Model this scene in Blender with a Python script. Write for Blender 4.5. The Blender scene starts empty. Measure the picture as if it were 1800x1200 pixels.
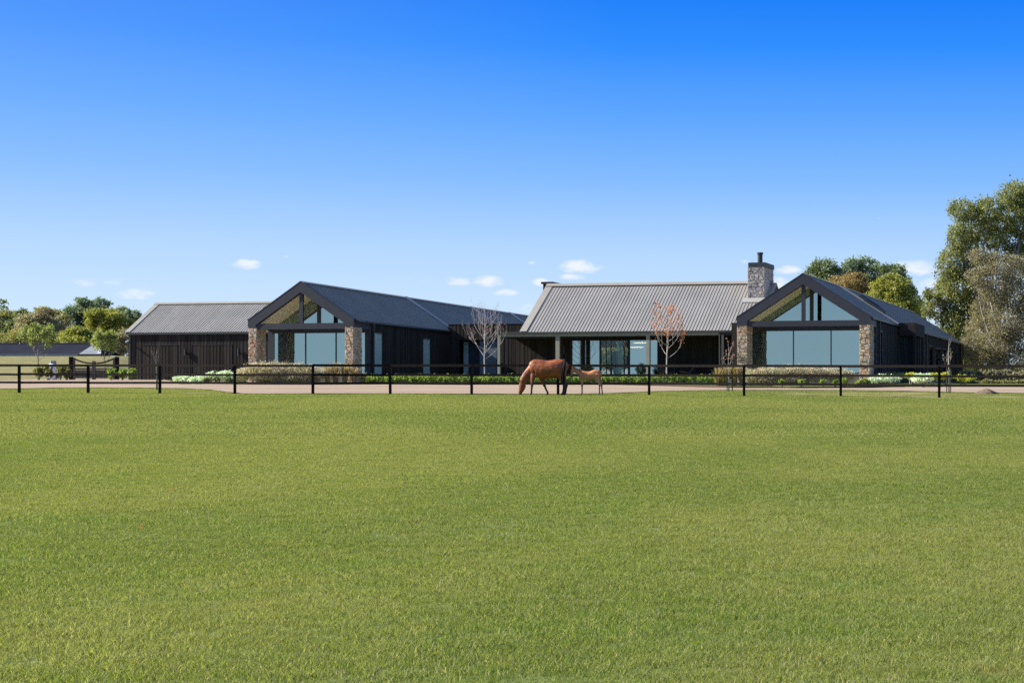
import bpy, bmesh, math, random
import numpy as np
from mathutils import Vector, Matrix
random.seed(7); RNG = np.random.default_rng(11)
S = bpy.context.scene
COL = S.collection
R = math.radians

# ------------------------------------------------------------------ camera
F, PX, PY, HC = 3450.0, 1500.0, 738.0, 1.5      # focal length and principal point measured on the 1800 px photograph, eye height
cam = bpy.data.cameras.new('camera'); camo = bpy.data.objects.new('camera', cam); COL.objects.link(camo)
camo.location = (0, 0, HC); camo.rotation_euler = (R(90), 0, 0)
cam.sensor_width = 36; cam.lens = 36 * F / 1800
cam.shift_x = (900 - PX) / 1800; cam.shift_y = (PY - 600) / 1800
cam.clip_start = .5; cam.clip_end = 6000
S.camera = camo
S.view_settings.view_transform = 'Standard'; S.view_settings.look = 'None'
S.view_settings.gamma = 1; S.view_settings.use_curve_mapping = False
S.view_settings.exposure = 1.12
S.render.engine = 'CYCLES'
S.cycles.use_denoising = False
S.cycles.max_bounces = 8; S.cycles.transparent_max_bounces = 16
S.cycles.sample_clamp_indirect = 6

# ------------------------------------------------------------------ sun and sky
SUN = Vector((-.845, .012, .535)).normalized()
sl = bpy.data.lights.new('sun', 'SUN'); sl.energy = 5.0; sl.angle = R(.53); sl.color = (1, .95, .87)
so = bpy.data.objects.new('sun', sl); COL.objects.link(so)
so.rotation_euler = SUN.to_track_quat('Z', 'Y').to_euler()
W = bpy.data.worlds.new('World'); S.world = W; W.use_nodes = True
wt = W.node_tree; wt.nodes.clear()
def wn(t, **k):
    n = wt.nodes.new(t)
    for a, b in k.items(): setattr(n, a, b)
    return n
def wm(op, a, b=None, c=None):
    n = wn('ShaderNodeMath', operation=op)
    for i, v in enumerate((a, b, c)):
        if v is None: continue
        if isinstance(v, (int, float)): n.inputs[i].default_value = v
        else: wt.links.new(v, n.inputs[i])
    return n.outputs[0]
def wmix(f, a, b):
    n = wn('ShaderNodeMix', data_type='RGBA')
    for i, v in ((0, f), (6, a), (7, b)):
        if isinstance(v, (int, float)): n.inputs[i].default_value = v
        elif isinstance(v, tuple): n.inputs[i].default_value = v + (1,)
        else: wt.links.new(v, n.inputs[i])
    return n.outputs[2]
SKY = .06
tc = wn('ShaderNodeTexCoord'); sx = wn('ShaderNodeSeparateXYZ'); wt.links.new(tc.outputs['Generated'], sx.inputs[0])
ns = wn('ShaderNodeTexSky', sky_type='NISHITA'); ns.sun_disc = False
ns.sun_elevation = math.asin(SUN.z); ns.sun_rotation = math.atan2(SUN.x, SUN.y)
ramp = wn('ShaderNodeValToRGB'); wt.links.new(sx.outputs[2], ramp.inputs[0])
cr = ramp.color_ramp
stops = [(0, (.70, .86, 1)), (.05, (.62, .80, 1.0)), (.085, (.45, .68, 1.0)), (.12, (.225, .50, 1.0)), (.15, (.110, .385, 1.0)), (.185, (.024, .270, 1.0)),
         (.215, (.003, .200, .95)), (.30, (.10, .27, .76)), (.6, (.19, .33, .66)), (1, (.20, .32, .58))]
while len(cr.elements) < len(stops): cr.elements.new(.5)
for e, (p, c) in zip(cr.elements, stops): e.position = p; e.color = c + (1,)
# a little paler towards the sun's side of the sky, as in the photograph
dx = wm('MULTIPLY_ADD', sx.outputs[0], -.34, -.04)
dx = wm('MAXIMUM', wm('MINIMUM', dx, .14), 0.0)
skyc = wmix(dx, ramp.outputs[0], (.62, .82, 1.0))
# small fair-weather clouds low over the roofs
AY = wm('MAXIMUM', wm('ABSOLUTE', sx.outputs[1]), .05); U = wm('DIVIDE', sx.outputs[0], AY); V = wm('DIVIDE', sx.outputs[2], AY)
acc = None
for (cx, cy, rx, ry, s) in [(433,464,25,9,1),(503,451,10,4,.6),(165,497,60,12,.62),(235,515,50,15,.58),(802,494,28,8,.9),(859,494,30,10,1),(890,515,23,7,.9),
        (935,462,9,4,.7),(1018,469,36,12,1),(1003,487,26,6,.9),(950,495,17,7,.95),(748,494,9,4,.5),(1310,459,10,4,.6),(1385,474,24,8,.9),(1362,498,32,11,.9),
        (1610,470,36,13,1.05),(1632,505,46,26,.62),(1210,496,24,5,.55),(1545,384,8,4,.4),(925,545,45,14,.6)]:
    a = wm('MULTIPLY_ADD', U, F / rx, (PX - cx) / rx)
    b = wm('MULTIPLY_ADD', V, F / ry, -(PY - cy) / ry)
    g = wm('SUBTRACT', s, wm('MULTIPLY', wm('ADD', wm('MULTIPLY', a, a), wm('MULTIPLY', b, b)), .55))
    acc = g if acc is None else wm('MAXIMUM', acc, g)
nz = wn('ShaderNodeTexNoise'); mp = wn('ShaderNodeMapping'); wt.links.new(tc.outputs['Generated'], mp.inputs[0])
mp.inputs['Scale'].default_value = (1, 1, 2.2); wt.links.new(mp.outputs[0], nz.inputs['Vector'])
nz.inputs['Scale'].default_value = 105; nz.inputs['Detail'].default_value = 6; nz.inputs['Roughness'].default_value = .6
cl = wm('ADD', acc, wm('MULTIPLY_ADD', nz.outputs[0], 1.9, -1.15))
mr = wn('ShaderNodeMapRange', interpolation_type='SMOOTHSTEP'); wt.links.new(cl, mr.inputs[0])
mr.inputs[1].default_value = 0; mr.inputs[2].default_value = .95; mr.inputs[3].default_value = 0; mr.inputs[4].default_value = .8
mask = wm('MULTIPLY', mr.outputs[0], wm('GREATER_THAN', wm('ABSOLUTE', sx.outputs[1]), .1))
skyc = wmix(mask, skyc, (.95, .97, 1.0))
sc_ = wn('ShaderNodeVectorMath', operation='SCALE'); wt.links.new(skyc, sc_.inputs[0]); sc_.inputs['Scale'].default_value = .465 / SKY
final = wmix(.03, sc_.outputs[0], ns.outputs[0])
bg = wn('ShaderNodeBackground'); wt.links.new(final, bg.inputs[0]); bg.inputs[1].default_value = SKY
ow = wn('ShaderNodeOutputWorld'); wt.links.new(bg.outputs[0], ow.inputs[0])

# ------------------------------------------------------------------ helpers: properties and objects
def tag(o, label=None, cat=None, group=None, kind=None):
    for k, v in (('label', label), ('category', cat), ('group', group), ('kind', kind)):
        if v: o[k] = v
    return o
def thing(name, label, cat, loc=(0, 0, 0), rz=0, group=None):
    o = bpy.data.objects.new(name, None); COL.objects.link(o); o.empty_display_size = .2
    o.location = loc; o.rotation_euler = (0, 0, rz)
    return tag(o, label, cat, group)
def link(name, me, m=None, parent=None, loc=None, rz=None, kind=None):
    o = bpy.data.objects.new(name, me); COL.objects.link(o)
    if m is not None and not me.materials:
        for mm in (m if isinstance(m, (list, tuple)) else [m]): me.materials.append(mm)
    if parent is not None: o.parent = parent
    if loc is not None: o.location = loc
    if rz is not None: o.rotation_euler = (0, 0, rz)
    if kind: o['kind'] = kind
    return o
def npmesh(name, verts, faces, smooth=False):
    """verts (n,3), faces (m,k) arrays of one face size"""
    me = bpy.data.meshes.new(name); v = np.asarray(verts, np.float32); f = np.asarray(faces, np.int32)
    me.vertices.add(len(v)); me.vertices.foreach_set('co', v.ravel())
    m, k = f.shape
    me.loops.add(m * k); me.loops.foreach_set('vertex_index', f.ravel())
    me.polygons.add(m); me.polygons.foreach_set('loop_start', np.arange(m, dtype=np.int32) * k)
    me.polygons.foreach_set('loop_total', np.full(m, k, np.int32))
    me.update(calc_edges=True)
    if smooth: me.polygons.foreach_set('use_smooth', np.ones(m, bool))
    return me
class MB:
    def __init__(s): s.v = []; s.f = []
    def add(s, vs, fs):
        n = len(s.v); s.v += [tuple(p) for p in vs]; s.f += [tuple(i + n for i in q) for q in fs]; return s
    def box(s, x0, x1, y0, y1, z0, z1):
        return s.add([(x0,y0,z0),(x1,y0,z0),(x1,y1,z0),(x0,y1,z0),(x0,y0,z1),(x1,y0,z1),(x1,y1,z1),(x0,y1,z1)],
                     [(3,2,1,0),(4,5,6,7),(0,1,5,4),(1,2,6,5),(2,3,7,6),(3,0,4,7)])
    def prism(s, poly, y0, y1):                     # polygon in x,z extruded along y
        n = len(poly)
        return s.add([(x, y0, z) for x, z in poly] + [(x, y1, z) for x, z in poly],
                     [tuple(range(n)), tuple(range(2*n-1, n-1, -1))] + [(i+n, (i+1)%n+n, (i+1)%n, i) for i in range(n)])
    def beam(s, a, b, w, h, up=(0, 0, 1)):
        a, b = Vector(a), Vector(b); d = (b - a).normalized(); up = Vector(up)
        x = d.cross(up)
        if x.length < 1e-4: x = d.cross(Vector((1, 0, 0)))
        x.normalize(); z = x.cross(d)
        vs = [p + x * (w/2 * i) + z * (h/2 * j) for p in (a, b) for i, j in ((-1,-1),(1,-1),(1,1),(-1,1))]
        return s.add(vs, [(0,1,2,3),(7,6,5,4),(0,4,5,1),(1,5,6,2),(2,6,7,3),(3,7,4,0)])
    def tube(s, pts, rad, n=7, cap=True):
        pts = [Vector(p) for p in pts]; k = len(pts)
        if isinstance(rad, (int, float)): rad = [rad] * k
        base = len(s.v); px_ = None
        for i, p in enumerate(pts):
            d = (pts[min(i+1, k-1)] - pts[max(i-1, 0)]).normalized()
            x = px_ - d * px_.dot(d) if px_ is not None else d.cross(Vector((0, 1, 0)) if abs(d.y) < .9 else Vector((1, 0, 0)))
            x.normalize(); px_ = x; y = d.cross(x)
            rr = rad[i] if isinstance(rad[i], (tuple, list)) else (rad[i], rad[i])
            for j in range(n):
                t = 2 * math.pi * j / n
                s.v.append(tuple(p + x * (rr[0] * math.cos(t)) + y * (rr[1] * math.sin(t))))
        for i in range(k - 1):
            for j in range(n):
                a = base + i*n + j; b = base + i*n + (j+1) % n
                s.f.append((a, b, b + n, a + n))
        if cap:
            s.f.append(tuple(base + j for j in range(n))[::-1]); s.f.append(tuple(base + (k-1)*n + j for j in range(n)))
        return s
    def mesh(s, name, smooth=False):
        me = bpy.data.meshes.new(name); me.from_pydata(s.v, [], s.f); me.update()
        bm = bmesh.new(); bm.from_mesh(me); bmesh.ops.recalc_face_normals(bm, faces=bm.faces); bm.to_mesh(me); bm.free()
        if smooth: me.polygons.foreach_set('use_smooth', np.ones(len(me.polygons), bool))
        return me
    def build(s, name, m, parent=None, smooth=False, kind=None, loc=None):
        return link(name, s.mesh(name, smooth), m, parent, loc, kind=kind)

# ------------------------------------------------------------------ helpers: materials
def mat(name, col, rough=.7, spec=.3, metal=0, col2=None, vscale=3, lo=.35, hi=.65, bump=0, bscale=40, stretch=None,
        island=0, objrand=0, trans=None, cols=None, detail=4, ior=1.5):
    m = bpy.data.materials.new(name); m.use_nodes = True; t = m.node_tree; t.nodes.clear(); L = t.links
    out = t.nodes.new('ShaderNodeOutputMaterial'); b = t.nodes.new('ShaderNodeBsdfPrincipled')
    b.inputs['Roughness'].default_value = rough; b.inputs['Specular IOR Level'].default_value = spec; b.inputs['Metallic'].default_value = metal; b.inputs['IOR'].default_value = ior
    geo = t.nodes.new('ShaderNodeNewGeometry'); pos = geo.outputs['Position']
    if stretch:
        mp = t.nodes.new('ShaderNodeMapping'); mp.inputs['Scale'].default_value = stretch; L.new(pos, mp.inputs[0]); pos = mp.outputs[0]
    if cols:                                             # a ramp of colours picked per object or per piece
        rp = t.nodes.new('ShaderNodeValToRGB'); rp.color_ramp.interpolation = 'LINEAR'
        while len(rp.color_ramp.elements) < len(cols): rp.color_ramp.elements.new(.5)
        for i, (e, c) in enumerate(zip(rp.color_ramp.elements, cols)): e.position = i / (len(cols) - 1); e.color = c + (1,)
        if objrand: oi = t.nodes.new('ShaderNodeObjectInfo'); L.new(oi.outputs['Random'], rp.inputs[0])
        else: L.new(geo.outputs['Random Per Island'], rp.inputs[0])
        c = rp.outputs[0]
    else:
        v = t.nodes.new('ShaderNodeRGB'); v.outputs[0].default_value = col + (1,); c = v.outputs[0]
    if col2:
        n = t.nodes.new('ShaderNodeTexNoise'); n.inputs['Scale'].default_value = vscale; n.inputs['Detail'].default_value = detail; L.new(pos, n.inputs['Vector'])
        mr = t.nodes.new('ShaderNodeMapRange'); L.new(n.outputs[0], mr.inputs[0]); mr.inputs[1].default_value = lo; mr.inputs[2].default_value = hi
        mx = t.nodes.new('ShaderNodeMix'); mx.data_type = 'RGBA'; L.new(mr.outputs[0], mx.inputs[0]); L.new(c, mx.inputs[6]); mx.inputs[7].default_value = col2 + (1,); c = mx.outputs[2]
    if island or (objrand and not cols):
        mr = t.nodes.new('ShaderNodeMapRange')
        if island: L.new(geo.outputs['Random Per Island'], mr.inputs[0]); k = island
        else: oi = t.nodes.new('ShaderNodeObjectInfo'); L.new(oi.outputs['Random'], mr.inputs[0]); k = objrand
        mr.inputs[3].default_value = 1 - k; mr.inputs[4].default_value = 1 + k
        vm = t.nodes.new('ShaderNodeVectorMath'); vm.operation = 'SCALE'; L.new(c, vm.inputs[0]); L.new(mr.outputs[0], vm.inputs['Scale']); c = vm.outputs[0]
    L.new(c, b.inputs['Base Color'])
    if bump:
        n = t.nodes.new('ShaderNodeTexNoise'); n.inputs['Scale'].default_value = bscale; n.inputs['Detail'].default_value = 5; L.new(pos, n.inputs['Vector'])
        bp = t.nodes.new('ShaderNodeBump'); bp.inputs['Strength'].default_value = bump; bp.inputs['Distance'].default_value = .02; L.new(n.outputs[0], bp.inputs['Height']); L.new(bp.outputs[0], b.inputs['Normal'])
    sh = b.outputs[0]
    if trans:
        tr = t.nodes.new('ShaderNodeBsdfTranslucent'); ms = t.nodes.new('ShaderNodeMixShader'); ms.inputs[0].default_value = trans
        vm = t.nodes.new('ShaderNodeVectorMath'); vm.operation = 'MULTIPLY'; L.new(c, vm.inputs[0]); vm.inputs[1].default_value = (1.5, 1.5, .8); L.new(vm.outputs[0], tr.inputs[0])
        L.new(sh, ms.inputs[1]); L.new(tr.outputs[0], ms.inputs[2]); sh = ms.outputs[0]
    L.new(sh, out.inputs[0])
    return m
def glass(name, gloss, trans, f):
    m = bpy.data.materials.new(name); m.use_nodes = True; t = m.node_tree; t.nodes.clear(); L = t.links
    out = t.nodes.new('ShaderNodeOutputMaterial'); g = t.nodes.new('ShaderNodeBsdfGlossy'); tr = t.nodes.new('ShaderNodeBsdfTransparent'); ms = t.nodes.new('ShaderNodeMixShader')
    g.inputs[0].default_value = gloss + (1,); g.inputs['Roughness'].default_value = .015; tr.inputs[0].default_value = trans + (1,); ms.inputs[0].default_value = f
    L.new(tr.outputs[0], ms.inputs[1]); L.new(g.outputs[0], ms.inputs[2]); L.new(ms.outputs[0], out.inputs[0]); return m
def emit(name, c, s):
    m = bpy.data.materials.new(name); m.use_nodes = True; t = m.node_tree; t.nodes.clear()
    o = t.nodes.new('ShaderNodeOutputMaterial'); e = t.nodes.new('ShaderNodeEmission'); e.inputs[0].default_value = c + (1,); e.inputs[1].default_value = s; t.links.new(e.outputs[0], o.inputs[0]); return m

BLACK = mat('charred_timber', (.027, .0225, .0185), .8, .1, col2=(.040, .034, .029), vscale=2.2, stretch=(6, 6, .35), bump=.3, bscale=6, island=.4)
FASCIA = mat('navy_steel', (.026, .027, .036), .5, .4, col2=(.031, .032, .042), vscale=.8)
ROOF = mat('satin_roof_steel', (.245, .226, .196), .50, .7, col2=(.278, .257, .224), vscale=.5, objrand=.07, ior=1.65)
ROOFD = mat('ridge_steel', (.25, .228, .19), .50, .6, col2=(.28, .256, .215), vscale=.7)
FLASH = mat('flashing_steel', (.30, .29, .27), .45, .5)
GUTTER = mat('gutter_steel', (.035, .035, .036), .4, .5)
SOFFIT = mat('cream_soffit', (.86, .76, .58), .7, .2, col2=(.83, .73, .55), vscale=1.2)
BEAMM = mat('taupe_painted_steel', (.27, .25, .20), .55, .3, col2=(.30, .28, .225), vscale=1)
DARKIN = mat('dark_interior', (.03, .03, .032), .8, .1)
INWALL = mat('interior_wall', (.16, .15, .135), .8, .1)
FLOORM = mat('concrete_slab', (.12, .105, .09), .85, .2, col2=(.16, .145, .125), vscale=2)
STONE = mat('stone', (.3, .27, .23), .85, .2, cols=[(0.308, 0.215, 0.135), (0.524, 0.385, 0.254), (0.433, 0.26, 0.143), (0.627, 0.48, 0.328), (0.376, 0.305, 0.23), (0.684, 0.54, 0.377), (0.479, 0.33, 0.205), (0.536, 0.3, 0.156), (0.57, 0.44, 0.307), (0.456, 0.38, 0.295)], objrand=1,
            col2=(.23, .195, .165), vscale=7, lo=.45, hi=.85, bump=.6, bscale=14)
GSTONE = mat('grey_stone', (.3, .3, .3), .85, .2, cols=[(.20,.19,.185),(.36,.345,.33),(.27,.25,.235),(.44,.42,.40),(.31,.28,.25),(.40,.37,.33),(.24,.23,.235)], objrand=1, col2=(.19, .175, .16), vscale=7, lo=.45, hi=.85, bump=.6, bscale=14)
MORTAR = mat('mortar', (.28, .235, .19), .9, .1, col2=(.36, .31, .26), vscale=8, bump=.5, bscale=20)
GLASS = glass('tinted_glass', (.43, .56, .56), (.42, .48, .48), .64)
DIMPANE = mat('painted_grey_pane', (.11, .14, .155), .25, .5, col2=(.13, .165, .18), vscale=.6)  # dull grey reflection put into the colour of the big link pane
SKYPANE = mat('painted_sky_pane', (.34, .46, .43), .25, .5, col2=(.39, .51, .48), vscale=.6)  # teal sky reflection painted into opaque panes; also stands for a pale curtain
GLASSC = glass('clear_glass', (.25, .36, .38), (.88, .90, .87), .10)
GLASSD = glass('dark_glass', (.10, .13, .16), (.06, .07, .08), .5)
CURT = mat('pale_curtain', (.55, .57, .58), .9, .1, col2=(.4, .42, .44), vscale=3, stretch=(8, 8, .2))
FENCE = mat('stained_timber', (.0085, .0062, .005), .65, .1, col2=(.0145, .0105, .008), vscale=3, stretch=(3, 3, 3), bump=.4, bscale=12, objrand=.2)
OLDWOOD = mat('weathered_timber', (.10, .082, .072), .85, .2, col2=(.15, .125, .11), vscale=3, bump=.4, bscale=10, objrand=.2)
WHITE = mat('white_paint', (.78, .79, .80), .45, .4, col2=(.72, .73, .75), vscale=2)
GREYM = mat('grey_steel', (.25, .26, .29), .5, .5)
SOIL = mat('mulch', (.11, .075, .055), .95, .1, col2=(.20, .145, .105), vscale=6, bump=.8, bscale=18)

# ------------------------------------------------------------------ helpers: terrain and picture rays
def sm(a, b, x):
    t = np.clip((x - a) / (b - a), 0, 1); return t * t * (3 - 2 * t)
def ground(X, Y):
    X = np.asarray(X, float); Y = np.asarray(Y, float)
    p = np.where(Y < 150, .0304 * Y, 4.56 + .012 * (np.minimum(Y, 260) - 150))
    p = np.where(Y < -40, -1.216 + .004 * (Y + 40), p); p = np.maximum(p, -2.2)
    w = sm(-41, -36, X) * (1 - sm(15, 24, X)) * sm(104, 116, Y) * (1 - sm(176, 200, Y))
    p = p * (1 - w) + np.minimum(p + .1 * sm(108, 117, Y), 3.9) * w
    p = p + 2.62 * sm(151, 190, Y) * (1 - sm(-70, -58, X))
    far = sm(330, 900, np.hypot(X, Y)); return p * (1 - far) + 3.0 * far
def gz(x, y): return float(ground(x, y))
def at(x, y, Y): return Vector(((x - PX) / F * Y, Y, HC + (PY - y) / F * Y))
def hit(x, y, lo=7.0, hi=240.0):
    Ys = np.linspace(lo, hi, 2400); d = HC + (PY - y) / F * Ys - ground((x - PX) / F * Ys, Ys)
    i = np.argmax(d < 0); Y = Ys[i] if d[i] < 0 else hi
    X = (x - PX) / F * Y; return Vector((X, Y, gz(X, Y)))
def on(x, Y): X = (x - PX) / F * Y; return Vector((X, Y, gz(X, Y)))
A = math.atan(650 / F); UX, UY = math.cos(A), -math.sin(A); VX, VY = math.sin(A), math.cos(A)
def lx(o, x, yl):           # local x (along the facade) of the picture column x on the plane local y = yl
    X0, Y0 = o[0] + yl * VX, o[1] + yl * VY; return ((x - PX) * Y0 - F * X0) / (F * UX - (x - PX) * UY)
def ly(o, x, xl):           # local y of the picture column x on the side plane local x = xl
    X0, Y0 = o[0] + xl * UX, o[1] + xl * UY; return ((x - PX) * Y0 - F * X0) / (F * VX - (x - PX) * VY)
def lz(o, y, xl, yl): return HC + (PY - y) / F * (o[1] + xl * UY + yl * VY) - o[2]

# ------------------------------------------------------------------ ground, drive, beds
def grid_axis(pts):
    a = []
    for (s, e, d) in pts: a += list(np.arange(s, e, d))
    return np.array(a + [pts[-1][1]])
gx = grid_axis([(-3000, -400, 200), (-400, -100, 20), (-100, 60, 1.0), (60, 400, 20), (400, 3000, 200)])
gy = grid_axis([(-1500, -100, 100), (-100, 0, 10), (0, 72, 1.5), (72, 130, .5), (130, 210, 1.5), (210, 420, 15), (420, 4000, 200)])
GX, GY = np.meshgrid(gx, gy); GZ = ground(GX, GY)
nx, ny = len(gx), len(gy); idx = np.arange(nx * ny).reshape(ny, nx)
gf = np.stack([idx[:-1, :-1], idx[:-1, 1:], idx[1:, 1:], idx[1:, :-1]], -1).reshape(-1, 4)
gme = npmesh('ground', np.stack([GX, GY, GZ], -1).reshape(-1, 3), gf, True)
def pxof(X, Y): return PX + F * X / np.maximum(Y, 1)
def dryness(X, Y):          # bare and straw-coloured turf: verge right of the fence, strip under the fence, bank beyond the drive on the left
    q = pxof(X, Y); yy = PY - F * (ground(X, Y) - HC) / np.maximum(Y, 1)
    e = lambda cx, cy, rx, ry: np.clip(1.25 - ((q - cx) / rx) ** 2 - ((yy - cy) / ry) ** 2, 0, 1)
    d = np.maximum.reduce([e(1480, 692.5, 170, 4.6), e(1600, 693, 150, 5.0), e(1700, 698, 190, 3.0) * .9, e(90, 692.3, 110, .9), e(340, 690.5, 70, 1.6) * .9, e(1000, 694.3, 700, .8) * .5])
    return np.clip(d, 0, 1) * (Y > 60) * (Y < 120)
BANK = np.where((GY > 140) & (GX < -48), 1, 0) + np.where((GY > 128) & (GX > 8), .8, 0)
ca = gme.attributes.new('dry', 'FLOAT', 'POINT'); ca.data.foreach_set('value', np.clip(dryness(GX, GY) + BANK, 0, 1).ravel().astype(np.float32))
def turf_material(name, blades):
    m = bpy.data.materials.new(name); m.use_nodes = True; t = m.node_tree; t.nodes.clear(); L = t.links; N = t.nodes.new
    out = N('ShaderNodeOutputMaterial'); b = N('ShaderNodeBsdfPrincipled'); b.inputs['Roughness'].default_value = .75; b.inputs['Specular IOR Level'].default_value = .06 if blades else .05
    g = N('ShaderNodeNewGeometry')
    def noise(sc, det=3, st=None):
        n = N('ShaderNodeTexNoise'); n.inputs['Scale'].default_value = sc; n.inputs['Detail'].default_value = det
        if st: mp = N('ShaderNodeMapping'); mp.inputs['Scale'].default_value = st; L.new(g.outputs['Position'], mp.inputs[0]); L.new(mp.outputs[0], n.inputs['Vector'])
        else: L.new(g.outputs['Position'], n.inputs['Vector'])
        return n.outputs[0]
    def rng(v, a, z, o0=0, o1=1):
        n = N('ShaderNodeMapRange'); L.new(v, n.inputs[0]); n.inputs[1].default_value = a; n.inputs[2].default_value = z; n.inputs[3].default_value = o0; n.inputs[4].default_value = o1; return n.outputs[0]
    def mix(f, a, c):
        n = N('ShaderNodeMix'); n.data_type = 'RGBA'; L.new(f, n.inputs[0])
        for i, v in ((6, a), (7, c)):
            if isinstance(v, tuple): n.inputs[i].default_value = v + (1,)
            else: L.new(v, n.inputs[i])
        return n.outputs[2]
    c = mix(rng(noise(.16, 5, (1, .6, 1)), .44, .56), (.168, .212, .056), (.235, .255, .080))       # broad greener and yellower drifts
    c = mix(rng(noise(.9, 4), .50, .74), c, (.165, .225, .052))
    c = mix(rng(noise(2.6, 5), .60, .80), c, (.255, .235, .080))
    c = mix(rng(noise(.45, 5), .66, .80, 0, .6), c, (.25, .21, .115))
    at_ = N('ShaderNodeAttribute'); at_.attribute_name = 'dry'
    if not blades:
        dn = N('ShaderNodeMath'); dn.operation = 'MULTIPLY'; L.new(at_.outputs['Fac'], dn.inputs[0]); L.new(rng(noise(.8, 5), .25, .55, .3, 1), dn.inputs[1])
        c = mix(dn.outputs[0], c, mix(rng(noise(1.3, 4), .4, .6), (.56, .41, .22), (.47, .32, .19)))
        c = mix(rng(noise(22, 5), .3, .6, .3, .9), c, (.105, .125, .036))
    else:
        c = mix(rng(g.outputs['Random Per Island'], .80, .92), c, (.34, .305, .17))
        sc = N('ShaderNodeVectorMath'); sc.operation = 'SCALE'; L.new(c, sc.inputs[0]); L.new(rng(g.outputs['Random Per Island'], 0, .9, .66, 1.28), sc.inputs['Scale']); c = sc.outputs[0]
    L.new(c, b.inputs['Base Color'])
    if blades:
        tr = N('ShaderNodeBsdfTranslucent'); vm = N('ShaderNodeVectorMath'); vm.operation = 'MULTIPLY'; L.new(c, vm.inputs[0]); vm.inputs[1].default_value = (1.35, 1.4, .6); L.new(vm.outputs[0], tr.inputs[0])
        ms = N('ShaderNodeMixShader'); ms.inputs[0].default_value = .45; L.new(b.outputs[0], ms.inputs[1]); L.new(tr.outputs[0], ms.inputs[2]); L.new(ms.outputs[0], out.inputs[0])
    else:
        bp = N('ShaderNodeBump'); bp.inputs['Strength'].default_value = .8; bp.inputs['Distance'].default_value = .05; L.new(noise(14, 6), bp.inputs['Height']); L.new(bp.outputs[0], b.inputs['Normal']); L.new(b.outputs[0], out.inputs[0])
    return m
TURF = turf_material('turf', False); BLADE = turf_material('grass_blade', True)
tag(link('ground', gme, TURF), kind='structure')

near_e = [(-300,690),(-150,687),(0,684),(120,682),(230,682),(330,683.5),(375,686),(400,690),(430,692.6),(700,692.4),(900,693),(1000,693),(1060,692.2),(1120,690),(1160,688),(1230,686.8),(1300,686.2),(1500,686.4),(1600,688),(1700,690.5),(1800,692),(2000,694),(2150,695)]
far_e = [(-300,671),(-150,670.5),(0,669.5),(60,667),(120,666.5),(200,666.5),(285,667),(300,671),(340,673),(400,674.3),(450,675),(640,675),(660,674.6),(900,675.3),(1050,676.3),(1200,680.5),(1280,682.6),(1400,683.2),(1530,682.6),(1560,681.4),(1700,680.4),(1800,680.4),(2000,680.6),(2150,681)]
def edge(tab, q): return np.interp(q, [p[0] for p in tab], [p[1] for p in tab])
def drape(name, q, ya, yb, lift, m, n=8, wob=0):
    V_, F_ = [], []
    for i, x in enumerate(q):
        a, b = hit(x, ya[i] + random.uniform(-wob, wob)), hit(x, yb[i] + random.uniform(-wob, wob))
        for k in range(n + 1):
            X = a.x + (b.x - a.x) * k / n; Y = a.y + (b.y - a.y) * k / n; V_.append((X, Y, gz(X, Y) + lift))
    for i in range(len(q) - 1):
        for k in range(n): c = i * (n + 1) + k; F_.append((c, c + n + 1, c + n + 2, c + 1))
    return link(name, npmesh(name, V_, F_, True), m)
GRAVEL = mat('fine_gravel', (.275, .205, .145), .95, .1, col2=(.36, .275, .20), vscale=.5, lo=.35, hi=.65, bump=.6, bscale=30, stretch=(.35, 1.6, 1))
qd = np.arange(-300, 2151, 14.0)
tag(drape('driveway', qd, edge(near_e, qd), edge(far_e, qd), .035, GRAVEL, 24, wob=.12), kind='structure')
qb = np.arange(300, 1600, 10.0)
back = [(300,664),(420,663),(640,664),(660,669),(1250,669.5),(1290,667),(1500,668.5),(1600,670)]
tag(drape('garden_bed', qb, edge(far_e, qb) - .05, edge(back, qb), .03, SOIL, 5), kind='structure')
m_ = MB(); pts = [hit(x, float(edge(far_e, x))) for x in range(300, 1591, 10)]
for a, b in zip(pts, pts[1:]): m_.beam(a + Vector((0, 0, .05)), b + Vector((0, 0, .05)), .03, .14)
tag(m_.build('bed_edging', mat('rusty_edging', (.075, .042, .03), .85, .2)), kind='structure')

# ------------------------------------------------------------------ grass blades of the paddock (nobody could count them)
def blade_patch(name, n, size, h0, h1, w, l0=.4, l1=1.8):
    V_, F_ = [], []
    for i in range(n):
        x, y = random.uniform(-size, size), random.uniform(-size, size); a = random.uniform(0, 6.28); h = random.uniform(h0, h1)
        tx, ty = math.cos(a), math.sin(a); b = random.uniform(0, 6.28); lean = random.uniform(l0, l1) * h; bx, by = math.cos(b) * lean, math.sin(b) * lean
        ww = w * random.uniform(.7, 1.3) / 2; k = len(V_)
        V_ += [(x - tx*ww, y - ty*ww, -.01), (x + tx*ww, y + ty*ww, -.01), (x + bx*.4 + tx*ww*.8, y + by*.4 + ty*ww*.8, h*.62), (x + bx*.4 - tx*ww*.8, y + by*.4 - ty*ww*.8, h*.62), (x + bx, y + by, h), (x + bx + tx*.001, y + by + ty*.001, h)]
        F_ += [(k, k+1, k+2, k+3), (k+3, k+2, k+5, k+4)]
    me = npmesh(name, V_, F_); me.materials.append(BLADE)
    return bpy.data.objects.new(name, me)                              # source of the scatter only
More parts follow.
